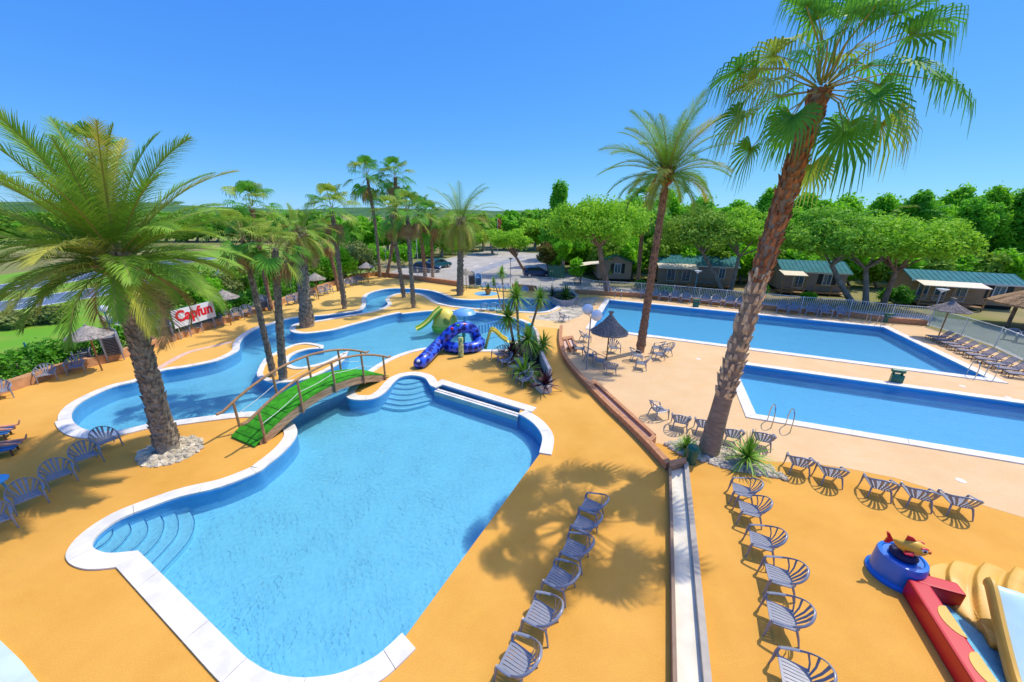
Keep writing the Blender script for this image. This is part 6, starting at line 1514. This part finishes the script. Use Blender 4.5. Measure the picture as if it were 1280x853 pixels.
for s_ in (-1, 1):
    MB().sweep([Vector((.05 * Lf, s_ * .15 * Lf, -.03 * Lf)), Vector((-.08 * Lf, s_ * .26 * Lf, -.10 * Lf)), Vector((-.20 * Lf, s_ * .30 * Lf, -.13 * Lf))], [.03, .09, .04], [.02, .03, .015], 10).build('side_fin', RDP, fs, smooth=True)
    e_ = MB().ball((.27 * Lf, s_ * .165 * Lf, .10 * Lf), (.065, .03, .055), 14, 10).build('eye', WHP, fs, smooth=True); MB().ball((.285 * Lf, s_ * .195 * Lf, .10 * Lf), (.032, .018, .032), 10, 8).build('pupil', BLK, e_, smooth=True)
    MB().sweep([Vector((.19 * Lf, s_ * .175 * Lf, .175 * Lf)), Vector((.28 * Lf, s_ * .165 * Lf, .20 * Lf)), Vector((.36 * Lf, s_ * .13 * Lf, .17 * Lf))], .03, .018, 8).build('eyebrow', RDP, fs, smooth=True)
for zz in (-.025, .035): MB().ball((.475 * Lf, 0, zz * Lf), (.045, .055, .024), 12, 8).build('lip', mat('orange_plastic', (.75, .16, .02), .4), fs, smooth=True)
# red wall with yellow scallops
A, B = Vector(G(1126, 740)), Vector(G(1193, 853)); d = (B - A).normalized(); nrm = Vector((-d.y, d.x)); nrm = nrm if nrm.x > 0 else -nrm; Lw = (B - A).length * 2.0
rw = empty('play_wall', (A.x, A.y, 0), math.atan2(d.y, d.x), 'long red play wall with yellow scallops along the play pool', 'play wall'); sg = 1 if nrm.dot(Vector((-d.y, d.x))) > 0 else -1
WW = .40
MB().prism([(0, 0), (Lw, 0), (Lw, sg * WW), (0, sg * WW)], -.02, HW).build('wall_body', RDP, rw, bevel=.05)
for x0 in (.55, 1.55, 2.55):
    if x0 + .7 > Lw: continue
    pts = [(x0 + .36 - .36 * math.cos(math.pi * i / 14), sg * (WW + .012 - .25 * math.sin(math.pi * i / 14))) for i in range(15)]
    MB().prism(pts, -.01, HW + .012).build('scallop', TAN, rw, bevel=.01)
# red branch wall
A2, B2 = Vector(G(1150, 722, HW)), Vector(G(1203, 736, HW)); d2 = (B2 - A2).normalized(); n2 = Vector((-d2.y, d2.x))
bwal = empty('play_wall', (A2.x, A2.y, 0), math.atan2(d2.y, d2.x), 'short red play wall joining the blue drum to the tan slide', 'play wall')
MB().prism([(-.1, -.17), ((B2 - A2).length, -.17), ((B2 - A2).length, .17), (-.1, .17)], -.02, HW - .01).build('wall_body', RDP, bwal, bevel=.04)
# play pool water
pp = [G(*p) for p in [(1160, 744), (1180, 744), (1200, 762), (1236, 793), (1262, 822), (1290, 850), (1340, 900), (1380, 1000), (1290, 1000), (1240, 880), (1215, 838)]]
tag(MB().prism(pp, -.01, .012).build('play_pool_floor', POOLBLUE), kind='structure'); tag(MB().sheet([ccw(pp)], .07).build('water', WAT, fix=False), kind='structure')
# tan stepped slide
C0 = (1243, 790); ring = [(1157, 712), (1166, 706), (1182, 704.5), (1198, 707), (1216, 711), (1234, 717), (1252, 724), (1268, 732), (1284, 742)]
ts = empty('shell_slide', (*G(*C0), 0), 0, 'tan shell shaped stepped slide with pale blue chute', 'slide'); bpy.context.view_layer.update()
ON, _ = smooth_loop([G(*p) for p in ring], (), 18, False); IN, _ = smooth_loop([G(*p) for p in [(1166, 741), (1172, 747), (1182, 756), (1194, 766), (1208, 778), (1224, 791), (1240, 806), (1254, 821), (1268, 836)]], (), 18, False)
nu, nv = len(ON), 22; V = []; Fq = []
levels = [(0.0, .10), (.30, .24), (.55, .40), (.78, .60)]
for i in range(nu):
    for j in range(nv):
        u, v = i / (nu - 1), j / (nv - 1); uu = u + .10 * math.sin(math.pi * v) - .06 * (1 - v)
        hgt = 0
        for k, (u0, hh_) in enumerate(levels):
            prev = levels[k - 1][1] if k else 0; t_ = min(1, max(0, (uu - u0) / .014)) if k else 1; hgt += (hh_ - prev) * t_ * t_ * (3 - 2 * t_)
        dish = 1 + .10 * math.sin((uu * 4 % 1) * math.pi); edge = min(1, (1 - v) / .09) ** .5 if v < 1 else 0; inn = .18 + .82 * min(1, v / .45) ** .8
        p = Vector(IN[i]).lerp(Vector(ON[i]), v); V.append((p.x, p.y, .012 + hgt * dish * edge * inn))
for i in range(nu - 1):
    for j in range(nv - 1): Fq.append((i * nv + j, (i + 1) * nv + j, (i + 1) * nv + j + 1, i * nv + j + 1))
n0 = len(V)
for i in range(nu): V.append((IN[i][0], IN[i][1], -.02))
for i in range(nu - 1): Fq.append((i * nv, n0 + i, n0 + i + 1, (i + 1) * nv))
sl = np_obj('stepped_shell', V, Fq, TAN, smooth=True); bmx = bmesh.new(); bmx.from_mesh(sl.data); bmesh.ops.recalc_face_normals(bmx, faces=bmx.faces); bmx.to_mesh(sl.data); bmx.free(); childify(sl, ts)
T0, T1 = Vector(G3(1276, 752, .85)), Vector(G3(1310, 872, .12)); d3 = (T1 - T0); side = Vector((d3.y, -d3.x, 0)).normalized()
cp = cr3([T0 - d3 * .12 + Vector((0, 0, -.05)), T0, T0 + d3 * .5 + Vector((0, 0, -.03)), T1, T1 + Vector((d3.x, d3.y, 0)).normalized() * .4])
childify(MB().sweep(cp, .36, .04, 10).build('chute', CHB, smooth=True), ts)
for s_ in (-1, 1): childify(MB().sweep([p + side * s_ * .42 + Vector((0, 0, .03)) for p in cp], .085, .15, 10).build('chute_rim', TAN, smooth=True), ts)
childify(MB().prism([tuple((T0 - d3 * .1 + side * .48).xy), tuple((T0 - d3 * .1 - side * .48).xy), tuple((T0 + d3 * .5 - side * .45).xy), tuple((T0 + d3 * .5 + side * .45).xy)], -.02, .16).build('chute_base', TAN, bevel=.03), ts)

# ================================================================ SUNBATHERS at the left edge
SKIN = mat('tanned_skin', (.58, .27, .17), .5, .08, 6, spec=.4); HAIR = mat('brown_hair', (.05, .025, .012), .7); TRK = mat('blue_cloth', (.03, .16, .42), .8, .1, 6)
def sunbather(foot_px, hip_px, z, label, seed, spread=.12):
    f0, h0 = Vector(G3(*foot_px, z)), Vector(G3(*hip_px, z)); d = (h0 - f0); ang = math.atan2(d.y, d.x); r = empty('person', (f0.x, f0.y, z), ang, label, 'person', 'sunbathers lying at the left edge')
    V = []; E = []; Rd = []
    def ad(p, rad, par=None):
        V.append(p); Rd.append(rad); 
        if par is not None: E.append((par, len(V) - 1))
        return len(V) - 1
    pel = ad((.90, 0, .13), (.15, .11))
    for s_ in (-1, 1):
        hp_ = ad((.86, s_ * .10, .12), (.10, .09), pel); kn = ad((.47, s_ * (.10 + spread * .3), .115 + .03), (.062, .06), hp_); cf = ad((.30, s_ * (.10 + spread * .55), .10), (.058, .055), kn); an = ad((.06, s_ * (.10 + spread), .07), (.036, .036), cf); he = ad((.0, s_ * (.10 + spread), .065), (.038, .04), an)
        ball = ad((-.03, s_ * (.13 + spread), .17), (.042, .026), he); ad((-.06, s_ * (.14 + spread), .245), (.034, .016), ball)
    wa = ad((1.10, 0, .12), (.14, .095), pel); ch = ad((1.33, 0, .14), (.165, .11), wa); nk = ad((1.50, 0, .14), (.055, .055), ch); ad((1.58, 0, .15), (.06, .06), nk)
    for s_ in (-1, 1):
        sh = ad((1.42, s_ * .18, .13), (.06, .055), ch); el = ad((1.15, s_ * .27, .09), (.042, .04), sh); wr = ad((.92, s_ * .27, .08), (.028, .026), el); hd = ad((.84, s_ * .26, .075), (.036, .018), wr)
        for k in range(4): ad((.74 + .012 * abs(k - 1.5), s_ * (.235 + k * .017), .065), (.009, .009), hd)
        ad((.80, s_ * .215, .07), (.01, .01), hd)
    me = bpy.data.meshes.new('body'); me.from_pydata(V, E, []); o = bpy.data.objects.new('body', me); COL.objects.link(o)
    m_ = o.modifiers.new('skin', 'SKIN'); m_.use_smooth_shade = True
    for i, v in enumerate(me.skin_vertices[0].data): v.radius = Rd[i]; v.use_root = (i == pel)
    s2 = o.modifiers.new('sub', 'SUBSURF'); s2.levels = 2; s2.render_levels = 2
    bpy.context.view_layer.update(); ev = o.evaluated_get(bpy.context.evaluated_depsgraph_get()); m2 = bpy.data.meshes.new_from_object(ev); bpy.data.objects.remove(o)
    bm = bmesh.new(); bm.from_mesh(m2); bmesh.ops.create_uvsphere(bm, u_segments=18, v_segments=12, radius=.11, matrix=Matrix.Translation((1.68, 0, .16)) @ Matrix.Diagonal((1.15, .85, 1, 1))); bmesh.ops.create_uvsphere(bm, u_segments=8, v_segments=6, radius=.022, matrix=Matrix.Translation((1.66, 0, .275))); bm.to_mesh(m2); bm.free()
    m2.materials.clear(); m2.materials.append(SKIN); b = bpy.data.objects.new('body', m2); COL.objects.link(b); b.parent = r
    MB().ball((1.73, 0, .15), (.10, .10, .105), 14, 10).build('hair', HAIR, r, smooth=True); MB().sweep([Vector((.74, 0, .125)), Vector((.90, 0, .13)), Vector((1.02, 0, .13))], [.20, .185, .165], [.115, .12, .108], 14).build('swim_shorts', TRK, r, smooth=True)
    # towel-covered bed under the sunbather
    t = empty('sun_bed', (f0.x, f0.y, 0), ang, label.replace('sunbather', 'low blue sun bed under the sunbather').split(' lying')[0] + ' at the left edge', 'sun bed')
    MB().box((1.05, 0, z - .03), (1.75, .62, .06)).build('mattress', TRK, t, bevel=.02)
    for sx_ in (.3, 1.8):
        for s_ in (-1, 1): MB().box((sx_, s_ * .25, (z - .06) / 2), (.05, .05, z - .06)).build('leg', LFRAME, t)
    return r
sunbather((31, 553), (-40, 569), .32, 'nearer sunbather lying with bare legs stretched into the photo', 5, .06)
sunbather((22, 535), (-40, 548), .32, 'farther sunbather lying on blue, only the feet showing', 6, .10)
